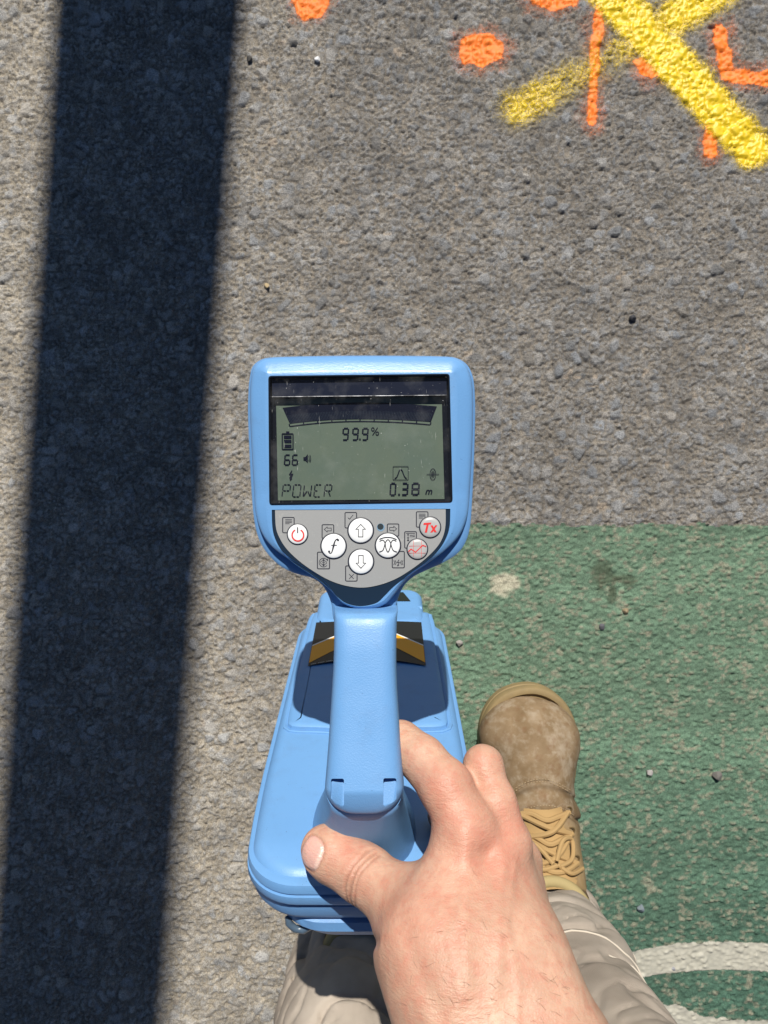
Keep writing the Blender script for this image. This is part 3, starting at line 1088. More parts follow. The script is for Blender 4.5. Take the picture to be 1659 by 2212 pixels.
g.arc(932, 552, 11, 13, 0, 360, 6); g.arc(967, 585, 11, 13, 0, 360, 6); g.line([(930, 600), (970, 538)], 6)
# battery
g.rrect(209, 588, 295, 712, 5, 9); g.line([(240, 578), (266, 578)], 18)
for y in (614, 648, 686): g.line([(222, y), (283, y)], 24)
digit(g, '6', 226, 757, 836, 40, 10.5, 0.08); digit(g, '6', 288, 757, 836, 40, 10.5, 0.08)
g.poly([(378, 774), (393, 774), (413, 750), (413, 820), (393, 800), (378, 800)])
g.arc(405, 786, 20, 30, -42, 42, 5, n=10); g.arc(408, 786, 28, 42, -42, 42, 5, n=10)
g.poly([(284, 880), (260, 916), (276, 916), (266, 940), (284, 942), (298, 905), (278, 908), (290, 880)])
g.poly([(264, 936), (290, 944), (272, 964)])
# dashed word
def seg14(g, x, y0, y1, wd, segs, wid=8, sl=0.12):
    mid = (y0 + y1) / 2; c = wd / 2; e = 6
    def pt(a, b): return (x + a + sl * (y1 - b), b)
    S = {'a1': ((e, y0), (c - 3, y0)), 'a2': ((c + 3, y0), (wd - e, y0)), 'b': ((wd, y0 + e), (wd, mid - e)), 'c': ((wd, mid + e), (wd, y1 - e)),
         'd1': ((e, y1), (c - 3, y1)), 'd2': ((c + 3, y1), (wd - e, y1)), 'e': ((0, mid + e), (0, y1 - e)), 'f': ((0, y0 + e), (0, mid - e)),
         'g1': ((e, mid), (c - 3, mid)), 'g2': ((c + 3, mid), (wd - e, mid)), 'l': ((c + 4, mid + 4), (wd - 4, y1 - 6)), 'k': ((c - 4, mid + 4), (4, y1 - 6)),
         'h': ((c, mid + 4), (c, y1 - 8))}
    for s_ in segs:
        (a, b), (c2, d2) = S[s_]
        g.line([pt(a, b), pt(c2, d2)], wid)
seg14(g, 206, 994, 1090, 58, ['a1', 'a2', 'b', 'e', 'f', 'g1', 'g2'])
seg14(g, 290, 994, 1090, 58, ['a1', 'a2', 'b', 'c', 'd1', 'd2', 'e', 'f'])
seg14(g, 375, 994, 1090, 58, ['b', 'c', 'e', 'f', 'k', 'l'])
seg14(g, 460, 994, 1090, 54, ['a1', 'a2', 'd1', 'd2', 'e', 'f', 'g1'])
seg14(g, 541, 994, 1090, 54, ['a1', 'a2', 'b', 'e', 'f', 'g1', 'g2', 'l'])
digit(g, '0', 1070, 984, 1077, 40, 13, 0.05); g.disc(1141, 1073, 8)
digit(g, '3', 1160, 984, 1075, 46, 14, 0.06); digit(g, '8', 1244, 984, 1073, 52, 14, 0.06)
g.line([(1354, 1070), (1363, 1040)], 9); g.line([(1376, 1070), (1384, 1044)], 9); g.line([(1396, 1070), (1404, 1044)], 9); g.line([(1360, 1041), (1374, 1037), (1384, 1042), (1396, 1037), (1404, 1044)], 7)
g.rrect(1093, 848, 1214, 956, 8, 4.5)
g.line(catmull([(1105, 944), (1120, 936), (1132, 912), (1142, 884), (1154, 872), (1167, 884), (1178, 914), (1190, 936), (1203, 944)], 30, False), 7)
g.arc(1411, 911, 23, 45, 0, 360, 4.5); g.arc(1411, 911, 12, 24, 0, 360, 4); g.arc(1411, 911, 4, 9, 0, 360, 5); g.line([(1361, 911), (1460, 911)], 4.5)
g.obj("lcd_symbols", [M['seg'], M['segthin']], lcd)

# ---- keypad
DK = D0 + 0.0009
nav3 = [at(*Z1(*p), DK - 0.0000) for p in []]
V = [(x, y, ZT - 0.0008) for x, y in navyP + inward(navyP) * 0.0001]
keypad_back = mesh_obj("keypad_surround", V, [tuple(range(len(V)))], M['navy'], loc_root, smooth=False)
pad_px = [(91, 115), (97, 250), (120, 330), (180, 430), (280, 530), (400, 618), (540, 698), (680, 745), (820, 760), (960, 737), (1100, 684), (1230, 604), (1340, 520), (1430, 430), (1480, 350), (1505, 250), (1507, 104)]
padP = catmull(np.array([at(*Z3(x, y), D0)[:2] for x, y in pad_px]), 80, closed=False)
V = [(x, y, ZT - 0.0003) for x, y in padP] + [(x, y, ZT - 0.0010) for x, y in padP]
n = len(padP)
F = [tuple(range(n))] + [(i, i + n, (i + 1) % n + n, (i + 1) % n) for i in range(n)]
pad = mesh_obj("keypad", V, F, M['pad'], loc_root, smooth=False)
dP = D0 + 0.0003 - 0.00006
g = Marks(Z3, dP)
for (xa, ya, xb, yb) in ((155, 178, 250, 305), (482, 238, 578, 352), (672, 137, 768, 265), (1023, 232, 1118, 332), (1264, 131, 1360, 258), (1167, 296, 1264, 432), (443, 466, 544, 604), (677, 580, 772, 706), (1064, 460, 1164, 596)):
    g.rrect(xa, ya, xb, yb, 9, 8)
for y, xe in ((196, 232), (208, 232), (219, 232), (230, 212)): g.line([(176, y), (xe, y)], 5)
for y, xe in ((150, 1340), (161, 1340), (172, 1340), (183, 1318)): g.line([(1284, y), (xe, y)], 5)
g.line([(500, 277), (524, 256), (524, 266), (558, 266), (558, 289), (524, 289), (524, 299)], 5, closed=True)
g.line([(1100, 272), (1076, 250), (1076, 261), (1042, 261), (1042, 284), (1076, 284), (1076, 294)], 5, closed=True)
g.line([(696, 180), (710, 192), (740, 156)], 5)
g.line([(706, 648), (745, 688)], 5); g.line([(745, 648), (706, 688)], 5)
g.line([(1178, 310), (1252, 310)], 5); g.line([(1195, 314), (1195, 350)], 4)
g.poly([(1185, 326), (1195, 312), (1205, 326)]); g.poly([(1185, 344), (1195, 358), (1205, 344)]); g.disc(1195, 367, 8)
def ptxt(g, pts, w_): g.line(pts, w_)
g.line([(1213, 342), (1213, 324)], 4); g.line([(1213, 327), (1219, 324), (1223, 328), (1223, 342)], 3.6); g.line([(1223, 327), (1229, 324), (1233, 328), (1233, 342)], 3.6)
g.line([(1237, 342), (1244, 317), (1251, 342)], 4); g.line([(1240, 334), (1248, 334)], 3.4)
g.arc(494, 552, 36, 36, 40, 330, 5); g.arc(494, 552, 26, 15, 0, 360, 4); g.line([(494, 530), (494, 574)], 4); g.line([(482, 552), (506, 552)], 4)
g.poly([(484, 533), (494, 520), (504, 533)]); g.poly([(484, 571), (494, 584), (504, 571)]); g.poly([(516, 528), (532, 520), (530, 540)])
for x in (1076, 1088): g.line([(x, 534), (x + 9, 552), (x, 572)], 5)
for x in (1141, 1153): g.line([(x, 534), (x - 9, 552), (x, 572)], 5)
g.line([(1120, 528), (1106, 552), (1122, 550), (1112, 576)], 6); g.poly([(1104, 568), (1122, 574), (1108, 584)])
g.obj("key_label_print", M['ink'], pad)
g = Marks(Z3, dP - 0.00002)
g.disc(968, 260, 33, 0); g.disc(966, 255, 26, 1)
g.obj("light_sensor", [mat("blue sensor rim", (0.16, 0.27, 0.38), 0.4), mat("dark sensor hole", (0.03, 0.04, 0.045), 0.3)], pad)


def button(x, y, r, face, name="button"):
    c = at(*Z3(x, y), D0)
    rr = r * 0.30139 / 1.15732 * K * D0
    prof = [(1.0, -0.0010), (1.0, 0.0001), (0.985, 0.00025), (0.905, 0.00030), (0.90, 0.0004), (0.885, 0.0008), (0.84, 0.00105), (0.6, 0.00125), (0.3, 0.00135)]
    n = 48; V = []
    for k, z in prof:
        for i in range(n):
            a = 2 * math.pi * i / n
            V.append((c[0] + rr * k * math.cos(a), c[1] + rr * k * math.sin(a), ZT - 0.0003 + z))
    F = rings_faces(len(prof), n)
    mi = [0 if r_ < 3 else 1 for r_ in range(len(prof) - 1) for _ in range(n)]
    F.append(tuple(range((len(prof) - 1) * n, len(prof) * n))); mi.append(1)
    o = mesh_obj(name, V, F, [M['ink'], face], loc_root, angle=60, mat_idx=mi)
    return o


dB = D0 + 0.0003 - 0.00142
b = button(278, 318, 90, M['white_btn'])
g = Marks(Z3, dB); g.arc(281, 325, 48, 48, -62, 242, 12, 1); g.line([(279, 258), (279, 308)], 9, 0)
g.obj("icon", [M['ink'], M['red']], b)
b = button(577, 416, 111, M['white_btn'])
g = Marks(Z3, dB)
fp = catmull([(538, 464), (545, 474), (558, 472), (568, 450), (577, 415), (586, 382), (598, 362), (612, 356), (618, 364)], 34, False)
g.line(fp, np.interp(np.linspace(0, 1, 34), [0, .2, .5, .8, 1], [7, 8, 15, 9, 7])); g.disc(540, 461, 9); g.disc(614, 366, 9); g.line([(558, 409), (604, 409)], 8)
g.obj("icon", M['ink'], b)
b = button(802, 287, 112, M['white_btn'])
g = Marks(Z3, dB); g.line([(802, 235), (842, 276), (820, 276), (820, 339), (783, 339), (783, 276), (762, 276)], 6, closed=True); g.obj("icon", M['ink'], b)
b = button(805, 545, 111, M['white_btn'])
g = Marks(Z3, dB); g.line([(804, 599), (844, 557), (823, 557), (823, 493), (785, 493), (785, 557), (764, 557)], 6, closed=True); g.obj("icon", M['ink'], b)
b = button(1028, 412, 111, M['white_btn'])
g = Marks(Z3, dB)
g.line(catmull([(957, 359), (990, 347), (1028, 343), (1066, 348), (1100, 361)], 24, False), 9)
g.line(catmull([(956, 464), (985, 452), (998, 420), (1008, 385), (1028, 362), (1048, 385), (1058, 420), (1072, 452), (1102, 464)], 40, False), 8)
g.line(catmull([(958, 376), (985, 366), (1003, 388), (1010, 430), (1028, 466), (1046, 430), (1054, 388), (1072, 366), (1098, 376)], 40, False), 8)
g.obj("icon", M['ink'], b)
b = button(1378, 260, 93, M['grey_btn'])
g = Marks(Z3, dB)
g.poly([(1325, 224), (1388, 220), (1385, 236), (1322, 240)]); g.poly([(1348, 238), (1366, 238), (1352, 303), (1333, 303)])
g.poly([(1380, 244), (1398, 243), (1433, 300), (1413, 301)]); g.poly([(1420, 243), (1438, 242), (1397, 302), (1378, 303)])
g.obj("icon", M['red'], b)
b = button(1272, 441, 91, M['grey_btn'])
g = Marks(Z3, dB)
g.line([(1240, 372), (1240, 500)], 2.6); g.line([(1306, 370), (1306, 505)], 2.6); g.line([(1203, 415), (1345, 415)], 2.6); g.line([(1200, 473), (1340, 473)], 2.6)
g.line([(1197, 462), (1220, 440), (1257, 466), (1318, 408), (1345, 420)], 8)
g.obj("icon", M['red'], b)

# ---- handle: cross sections from under the housing back to the pedestal
SEC = [  # v, left u, right u, depth of top, thickness
    (1180, 722, 852, 0.5270, 0.022), (1270, 724, 856, 0.5080, 0.022), (1300, 722, 858, 0.5000, 0.024), (1313, 721, 859, 0.4890, 0.028), (1319, 720, 860, 0.4800, 0.030), (1325, 720, 860, 0.4735, 0.030), (1334, 719, 859, 0.4702, 0.031), (1350, 719, 858, 0.4682, 0.032), (1400, 719, 857, 0.4650, 0.034),
    (1450, 717, 857, 0.4628, 0.035), (1500, 714, 859, 0.4605, 0.035), (1560, 710, 863, 0.4575, 0.036), (1620, 706, 866, 0.4545, 0.037), (1680, 701, 871, 0.4512, 0.038), (1712, 698, 874, 0.4495, 0.039),
]
S = np.array(SEC, float)
S = np.stack([np.interp(np.concatenate([np.linspace(0, 7, 36, endpoint=False), np.linspace(7, len(SEC) - 1, 44)]), range(len(SEC)), S[:, k]) for k in range(5)], 1)
for _ in range(3):
    S[1:-1] = (S[:-2] + 2 * S[1:-1] + S[2:]) / 4
rows = [tuple(r) for r in S]
vl, ul, ur, dl, tl = rows[-1]
for a in np.linspace(8, 88, 12):
    sa, ca = math.sin(math.radians(a)), math.cos(math.radians(a))
    sh = 46 * (1 - ca)
    rows.append((vl + 46 * sa, ul + sh, ur - sh, dl + 0.0040 * (1 - ca) + 0.0025 * sa, tl - 0.006 * (1 - ca)))
n = 56; V = []
for (v, ul, ur, dt, th) in rows:
    pl = at(ul, v, dt); pr = at(ur, v, dt)
    cx = (pl[0] + pr[0]) / 2; hw = (pr[0] - pl[0]) / 2; zc = pl[2] - th / 2
    for i in range(n):
        a = 2 * math.pi * i / n
        ca, sa = math.cos(a), math.sin(a)
        e = 2 / 4.6
        V.append((cx + hw * math.copysign(abs(ca) ** e, ca), pl[1], zc + th / 2 * math.copysign(abs(sa) ** (2 / 3.8), sa) - (0.0012 * (1 - math.cos(0)) if sa > 0 else 0)))
F = [tuple(reversed(f)) for f in rings_faces(len(rows), n)]
F += [tuple(range(n)), tuple(range((len(rows) - 1) * n, len(rows) * n))[::-1]]
handle = mesh_obj("handle", V, F, M['blue'], loc_root, angle=50)
# two thumb-latch pockets cut into the lower end of the handle
def cutter(u0, u1, v0, v1, d0, d1):
    a = round_rect(u0, u1, v0, v1, 4, 3)
    top_ = [at(u, v, d0) for u, v in a]; bot = [at(u, v, d1 + (v1 - v) / (v1 - v0) * 0.0040) for u, v in a]
    n_ = len(a)
    V = top_ + bot
    F = [tuple(range(n_)), tuple(range(n_, 2 * n_))[::-1]] + [(i, i + n_, (i + 1) % n_ + n_, (i + 1) % n_) for i in range(n_)]
    bm = bmesh.new()
    vs_ = [bm.verts.new(p) for p in V]
    for f in F: bm.faces.new([vs_[i] for i in f])
    bmesh.ops.recalc_face_normals(bm, faces=bm.faces)
    me = bpy.data.meshes.new("cut"); bm.to_mesh(me); bm.free()
    o = bpy.data.objects.new("cut", me); COL.objects.link(o)
    return o
def cut(o, cutters):
    for c in cutters:
        md = o.modifiers.new("cut", 'BOOLEAN'); md.operation = 'DIFFERENCE'; md.solver = 'EXACT'; md.object = c
    bpy.context.view_layer.update()
    dg = bpy.context.evaluated_depsgraph_get()
    me = bpy.data.meshes.new_from_object(o.evaluated_get(dg))
    o.modifiers.clear()
    o.data = me
    me.polygons.foreach_set("use_smooth", np.full(len(me.polygons), True))
    me.set_sharp_from_angle(angle=math.radians(50))
    for c in cutters: bpy.data.objects.remove(c)
cut(handle, [cutter(715, 743, 1682, 1741, 0.40, 0.4524), cutter(828, 856, 1681, 1741, 0.40, 0.4524)])
# ---- body: a broad blade leaning away from the lens, with the pedestal that carries the handle
O_ = np.array([0.0, -0.233, H - 0.5])
AX = np.array([0, 0.3267, -1.0]); AX /= np.linalg.norm(AX)          # towards the foot
NO = np.array([0, AX[2] * -1, AX[1]])                                # outward from the broad face
XC = -0.0135


def bl(x, a, nn):
    return O_ + np.array([x, 0, 0]) + AX * a + NO * nn


def to_bl(p):
    q = p - O_.astype(np.float32)
    return np.stack([p[:, 0], q @ AX.astype(np.float32), q @ NO.astype(np.float32)], 1)


def rbox2(x, y, hx, hy, r):
    qx = np.abs(x) - hx + r; qy = np.abs(y) - hy + r
    return np.minimum(np.maximum(qx, qy), 0) + np.hypot(np.maximum(qx, 0), np.maximum(qy, 0)) - r




def upper_body(p):
    q = to_bl(p)
    taper = 1 - 0.05 * np.clip((q[:, 1] - 0.05) / 0.33, 0, 1) - 0.055 * np.clip((0.11 - q[:, 1]) / 0.11, 0, 1.2) ** 1.5
    d2 = rbox2((q[:, 0] - XC) / taper, q[:, 1] - 0.190, 0.0805, 0.190, 0.034)
    # broad face crowned a little
    crown = 0.0035 * ((q[:, 0] - XC) / 0.08) ** 2 + 0.010 * sm01((0.045 - q[:, 1]) / 0.06) ** 2
    dn = np.maximum(q[:, 2] + crown, -0.026 - q[:, 2])
    r = 0.010
    qx = np.maximum(d2 + r, 0); qz = np.maximum(dn + r, 0)
    box = np.minimum(np.maximum(d2 + r, dn + r), 0) + np.hypot(qx, qz) - r
    return box


def sm01(t):
    t = np.clip(t, 0, 1)
    return t * t * (3 - 2 * t)


V, Q = sdf_mesh(upper_body, (-0.115, -0.30, 0.03), (0.09, -0.05, 0.56), 0.0016)
upper = fast_mesh("upper_body_shell", V, Q, M['blue'], loc_root)

# flared collar that carries the handle: from the handle's end outline down on to the broad face
def face_depth(v):
    d = 0.39635 / (0.3267 + (v - 1106) * K)
    return d + 0.0085 * float(sm01((0.045 - (d - 0.5) * 1.052) / 0.06)) ** 2 * 0.7 + 0.0015
top_o = round_rect(705, 868, 1640, 1759, 48, 14)
dense = []
for i in range(len(top_o)):
    p0 = top_o[i]; p1 = top_o[(i + 1) % len(top_o)]
    m_ = max(1, int(np.linalg.norm(p1 - p0) / 6))
    dense += [p0 + (p1 - p0) * k / m_ for k in range(m_)]
top_o = np.array(dense); n_o = -inward(top_o)
NL = 16; V = []
for t in np.linspace(0, 1, NL):
    for (u, v), (nx_, ny_) in zip(top_o, n_o):
        k = float(sm01((v - 1690) / 62))
        bu = u + k * 52 * nx_; bv = v + k * (120 * max(ny_, 0) + 52 * abs(nx_) * (1 - max(ny_, 0)))
        dT = 0.4595; dB = face_depth(bv)
        cu = u + 0.50 * (bu - u); cv = v + 0.60 * (bv - v); dC = dT + 0.58 * (dB - dT)
        q = [(1 - t) ** 2 * x + 2 * t * (1 - t) * y + t * t * z for x, y, z in ((u, cu, bu), (v, cv, bv), (dT, dC, dB))]
        V.append(at(*q))
n_ = len(top_o)
F = [f[::-1] for f in rings_faces(NL, n_)] + [tuple(range(n_))]
collar = mesh_obj("handle_collar", V, F, M['blue'], loc_root, angle=60)
bm = bmesh.new(); bm.from_mesh(collar.data); bmesh.ops.recalc_face_normals(bm, faces=bm.faces); bm.to_mesh(collar.data); bm.free()


def body_ring(hx, a0, a1, r, nn, taper=0.05, nseg=10):
    lp = round_rect(-hx, hx, a0, a1, r, nseg)
    dense = []
    for i in range(len(lp)):                       # points along the straight sides, so that they can curve
        p0 = np.array(lp[i]); p1 = np.array(lp[(i + 1) % len(lp)])
        m_ = 12 if abs(p1[1] - p0[1]) > 0.1 else 1
        dense += [tuple(p0 + (p1 - p0) * k / m_) for k in range(m_)]
    lp = dense
    out = []
    for x, a in lp:
        t = 1 - taper * min(1, max(0, (a - 0.05) / 0.33)) - 0.055 * min(1.2, max(0, (0.11 - a) / 0.11)) ** 1.5
        out.append(bl(XC + x * t, a, nn))
    return out


def body_loft(name, rows, m, parent=loc_root, caps=True):
    V = []
    for (hx, a0, a1, r, nn) in rows: V += body_ring(hx, a0, a1, r, nn)
    n_ = len(V) // len(rows)
    F = rings_faces(len(rows), n_)
    if caps: F += [tuple(range(n_))[::-1], tuple(range((len(rows) - 1) * n_, len(rows) * n_))]
    o = mesh_obj(name, V, F, m, parent, angle=35)
    bm = bmesh.new(); bm.from_mesh(o.data); bmesh.ops.recalc_face_normals(bm, faces=bm.faces); bm.to_mesh(o.data); bm.free()
    o.data.set_sharp_from_angle(angle=math.radians(35))
    return o


# the stepped flange round the joint, then the lower half-shell
body_loft("joint_flange", [(0.0790, 0.002, 0.379, 0.033, -0.009), (0.0830, -0.0022, 0.383, 0.036, -0.0105), (0.0838, -0.003, 0.384, 0.037, -0.0130), (0.0838, -0.003, 0.384, 0.037, -0.0168), (0.0815, -0.0008, 0.382, 0.035, -0.0174), (0.0815, -0.0008, 0.382, 0.035, -0.0180),
                           (0.0843, -0.0038, 0.385, 0.037, -0.0186), (0.0846, -0.0042, 0.385, 0.038, -0.0235), (0.0835, -0.003, 0.384, 0.037, -0.0255), (0.0800, 0.0, 0.381, 0.034, -0.0262)], M['blue'])
body_loft("lower_body_shell", [(0.0780, 0.0035, 0.377, 0.034, -0.0240), (0.0780, 0.0035, 0.377, 0.034, -0.0290), (0.0815, 0.0, 0.380, 0.038, -0.0298), (0.0815, 0.000, 0.380, 0.038, -0.0370), (0.0800, 0.003, 0.378, 0.038, -0.0420), (0.0760, 0.0055, 0.374, 0.038, -0.0440),
                               (0.0700, 0.006, 0.370, 0.036, -0.0450), (0.0690, 0.003, 0.370, 0.040, -0.0465), (0.0660, 0.002, 0.366, 0.040, -0.0530), (0.0600, 0.006, 0.360, 0.040, -0.0600), (0.0450, 0.020, 0.345, 0.035, -0.0650)], M['blue_lo'])
# little clear lug under the lower shell
c0 = bl(XC - 0.052, 0.012, -0.0560)
V, F = tube([c0 + np.array([0, 0.004, 0]), c0, c0 + np.array([0.004, -0.005, -0.002]), c0 + np.array([0.010, -0.006, -0.002]), c0 + np.array([0.015, -0.002, 0])], 0.0026, 10)
mesh_obj("strap_lug", V, F, mat("clear grey plastic", (0.07, 0.11, 0.16), 0.3), loc_root)

# accessory panel on the broad face
def panel_loft(pts, levels, m, name, parent):
    P2 = catmull(pts, 120); inn_ = inward(P2); V = []
    for ins, nn in levels:
        for (x, a) in P2 + inn_ * ins:
            cr = 0.0035 * ((x - XC) / 0.08) ** 2
            V.append(bl(x, a, nn - cr))
    n_ = len(P2)
    F = rings_faces(len(levels), n_) + [tuple(range((len(levels) - 1) * n_, len(levels) * n_))]
    o = mesh_obj(name, V, F, m, parent, angle=30)
    bm = bmesh.new(); bm.from_mesh(o.data); bmesh.ops.recalc_face_normals(bm, faces=bm.faces)
    bm.to_mesh(o.data); bm.free(); o.data.set_sharp_from_angle(angle=math.radians(30))
    return o


pan = [(-0.083, 0.172), (-0.080, 0.163), (-0.073, 0.160), (-0.050, 0.157), (-0.0145, 0.150), (0.022, 0.157), (0.045, 0.160), (0.052, 0.163), (0.055, 0.172), (0.0545, 0.22), (0.0535, 0.28), (0.0520, 0.34), (0.050, 0.376), (0.044, 0.384), (-0.0145, 0.386), (-0.073, 0.384), (-0.079, 0.376), (-0.081, 0.34), (-0.0825, 0.28), (-0.0835, 0.22)]
rim = [(x * 1.03 + 0.0005, a - (0.004 if a < 0.2 else 0)) for x, a in pan]
panel_loft(pan, [(-0.0045, -0.003), (-0.0040, 0.0008), (-0.0028, 0.0014), (-0.0012, 0.0008), (0.0, 0.0004), (0.0006, 0.0030), (0.0022, 0.0042), (0.005, 0.0048), (0.012, 0.0050)], M['blue'], "access_panel", loc_root)
panel_o = [o for o in loc_root.children if o.name.startswith("access_panel")][0]


def on_panel(x, a, up_=0.0056):
    return bl(x, a, up_ - 0.0035 * ((x - XC) / 0.08) ** 2 + 0.0004)


def strip(fn_lo, fn_hi, x0, x1, up_, n_=16):
    V = []
    for x in np.linspace(x0, x1, n_):
        V += [on_panel(x, fn_lo(x), up_), on_panel(x, fn_hi(x), up_)]
    return V, [(2 * i, 2 * i + 2, 2 * i + 3, 2 * i + 1) for i in range(n_ - 1)]


sx0, sx1, scx = -0.0735, 0.0405, -0.0165
lowf = lambda x: 0.258 + 0.010 * (1 - ((x - scx) / 0.057) ** 2)
sb = MB()
V, F = strip(lowf, lambda x: 0.352, sx0, sx1, 0.0058, 24); sb.add(V, F, 0)
for xa, xb in ((sx0 + 0.0004, scx), (scx, sx1 - 0.0004)):
    lo_ = lambda x: max(0.3210 - abs(x - scx) * 1.02, lowf(x) + 0.003)
    hi_ = lambda x: min(0.3475 - abs(x - scx) * 0.84, 0.3515)
    V, F = strip(lo_, lambda x: hi_(x) - 0.0025, xa, xb, 0.0061, 12); sb.add(V, F, 1)
    V, F = strip(lambda x: hi_(x) - 0.0025, hi_, xa, xb, 0.0061, 12); sb.add(V, F, 2)
for k in range(22):
    if k % 5 == 3: continue
    xa = sx0 + 0.003 + k * 0.0016
    V, F = strip(lambda x: lowf(x) + 0.0011, lambda x: lowf(x) + 0.0019, xa, xa + 0.0011, 0.0061, 2); sb.add(V, F, 2)
sb.obj("sticker", [M['sticker'], M['orange_print'], M['white_print']], panel_o, smooth=False)
# hinge knuckles and ribs beyond the sticker
for sx in (-1, 1):
    for k in (0, 1):
        x = XC + sx * (0.040 + 0.012 * k)
        V, F = tube([bl(x - 0.004, 0.3905, 0.002), bl(x + 0.004, 0.3905, 0.002)], 0.004, 12)
        mesh_obj("hinge_knuckle", V, F, M['blue'], loc_root)
for k in range(3):
    V, F = tube([on_panel(XC + x, 0.362 + 0.006 * k, 0.0048) for x in np.linspace(-0.03, 0.03, 8)], 0.0013, 8)
    mesh_obj("rib", V, F, M['blue'], panel_o)
# narrower foot of the blade, reaching down to the road
def foot(p):
    q = to_bl(p)
    d2 = rbox2(q[:, 0] - XC + 0.002, q[:, 1] - 0.395, 0.060, 0.046, 0.020)
    dn = np.maximum(q[:, 2] - 0.006, -0.050 - q[:, 2])
    r = 0.008
    return np.minimum(np.maximum(d2 + r, dn + r), 0) + np.hypot(np.maximum(d2 + r, 0), np.maximum(dn + r, 0)) - r
V, Q = sdf_mesh(foot, (-0.09, -0.21, 0.0), (0.06, -0.05, 0.16), 0.002)
ft = fast_mesh("foot", V, Q, M['blue'], loc_root)
V = [bl(XC + x, a, 0.0066) for x, a in ((-0.046, 0.402), (0.044, 0.402), (0.036, 0.427), (-0.040, 0.427))]
mesh_obj("foot_label", V, [(0, 1, 2, 3)], M['sticker'], ft, smooth=False)

# ================================================================== the person
def C3(u, v, d, r): return (at(u, v, d), r * K * d)
IDX = [C3(1006, 1782, .453, 60), C3(960, 1696, .463, 52), C3(912, 1640, .476, 45), C3(866, 1608, .490, 43), C3(815, 1612, .512, 39)]
MID = [C3(1092, 1815, .462, 52), C3(1070, 1735, .468, 41), C3(1044, 1655, .480, 37), C3(1034, 1716, .514, 33), C3(975, 1735, .526, 31)]
RNG_ = [C3(1108, 1850, .484, 50), C3(1060, 1735, .518, 36), C3(1010, 1758, .534, 33), C3(955, 1764, .536, 31)]
PNK = [C3(1122, 1908, .504, 42), C3(1098, 1812, .536, 33), C3(1086, 1782, .560, 29), C3(1084, 1792, .576, 27)]
THB = [C3(700, 1836, .4860, 47), C3(718, 1846, .4830, 52), C3(786, 1887, .4730, 55), C3(866, 1948, .4560, 67), C3(905, 2055, .432, 86)]
PALM = [
    (C3(948, 2050, .425, 108), C3(1008, 1800, .456, 66)),
    (C3(1020, 2040, .425, 118), C3(1085, 1835, .464, 60)),
    (C3(1080, 2050, .432, 112), C3(1115, 1870, .484, 54)),
    (C3(1100, 2060, .440, 105), C3(1132, 1915, .498, 44)),
    (C3(895, 2010, .456, 58), C3(1010, 1880, .462, 58)),
    (C3(945, 1960, .446, 84), C3(1060, 1900, .460, 78)),
]
ARM = [
    (C3(936, 2050, .425, 118), C3(978, 2140, .413, 127)), (C3(978, 2140, .413, 127), C3(1070, 2330, .395, 148)),
    (C3(1090, 2055, .432, 116), C3(1122, 2150, .415, 121)), (C3(1122, 2150, .415, 121), C3(1200, 2330, .395, 140)),
]
elbow = (np.array([0.150, -0.52, 0.66]), 0.046)
ARM += [(ARM[1][1], elbow), (ARM[3][1], elbow)]
nail_c = at(692, 1837, 0.4850)
th_ax = THB[1][0] - THB[2][0]; th_ax /= np.linalg.norm(th_ax)
view = np.array([0.02, 0.10, 1.0]); view -= th_ax * (view @ th_ax); view /= np.linalg.norm(view)
th_sd = np.cross(view, th_ax)
CREASE = []      # (points, depth, width)
def cr(pts, dep, wd):
    CREASE.append((np.array([at(u, v, d) for u, v, d in pts]), dep, wd))
cr([(798, 2037, .452), (803, 2036, .436), (810, 2033, .420)], .0030, .0030)
cr([(935, 1740, .444), (958, 1725, .432)], .0008, .0015)


RIDGES = []
def ridge(pts, amp, wd, d=0.435): RIDGES.append((np.array([at(u, v, d) for u, v in pts]), amp, wd))
ridge([(1004, 1795), (1006, 1800)], 0.0022, 0.0085, .44); ridge([(1088, 1828), (1090, 1832)], 0.0024, 0.0080, .45)
ridge([(1048, 1840), (1046, 1850)], -0.0022, 0.0060, .44)
ridge([(1002, 1840), (990, 1930), (985, 2010)], 0.0008, 0.0040); ridge([(1082, 1870), (1060, 1950), (1040, 2030)], 0.0007, 0.0038)
ridge([(1125, 1900), (1085, 1965), (1098, 2050), (1075, 2130), (1110, 2230)], 0.0005, 0.0022, .42)
ridge([(1020, 1900), (960, 1975), (978, 2060), (930, 2140)], 0.0004, 0.0021, .42)
ridge([(875, 1985), (900, 2040), (930, 2075)], -0.0012, 0.0065, .42); ridge([(870, 2010), (930, 2130)], 0.0006, 0.0050, .42)
IPJ = THB[2][0]
WRINKLES = ((0.0035, .0010, .0009), (0.0002, .0012, .0010), (-0.0032, .0007, .0008))   # (offset along the thumb, depth, width)
def wrinkle(q):
    r_ = q - IPJ.astype(np.float32)
    a = r_ @ th_ax.astype(np.float32); b_ = r_ @ th_sd.astype(np.float32); c = r_ @ view.astype(np.float32)
    fac = sm01((c - 0.003) / 0.006) * (np.abs(a) < 0.02) * (np.linalg.norm(r_, axis=1) < 0.03)
    wob = 0.0011 * vnoise(q, 160, 61) + 0.0022 * (b_ / 0.012) ** 2
    dep = np.zeros(len(q)); col = np.zeros(len(q))
    for off, d_, w_ in WRINKLES:
        e_ = np.exp(-((a - off + wob) / w_) ** 2) * fac
        dep = dep + d_ * e_; col = np.maximum(col, e_)
    return dep, col


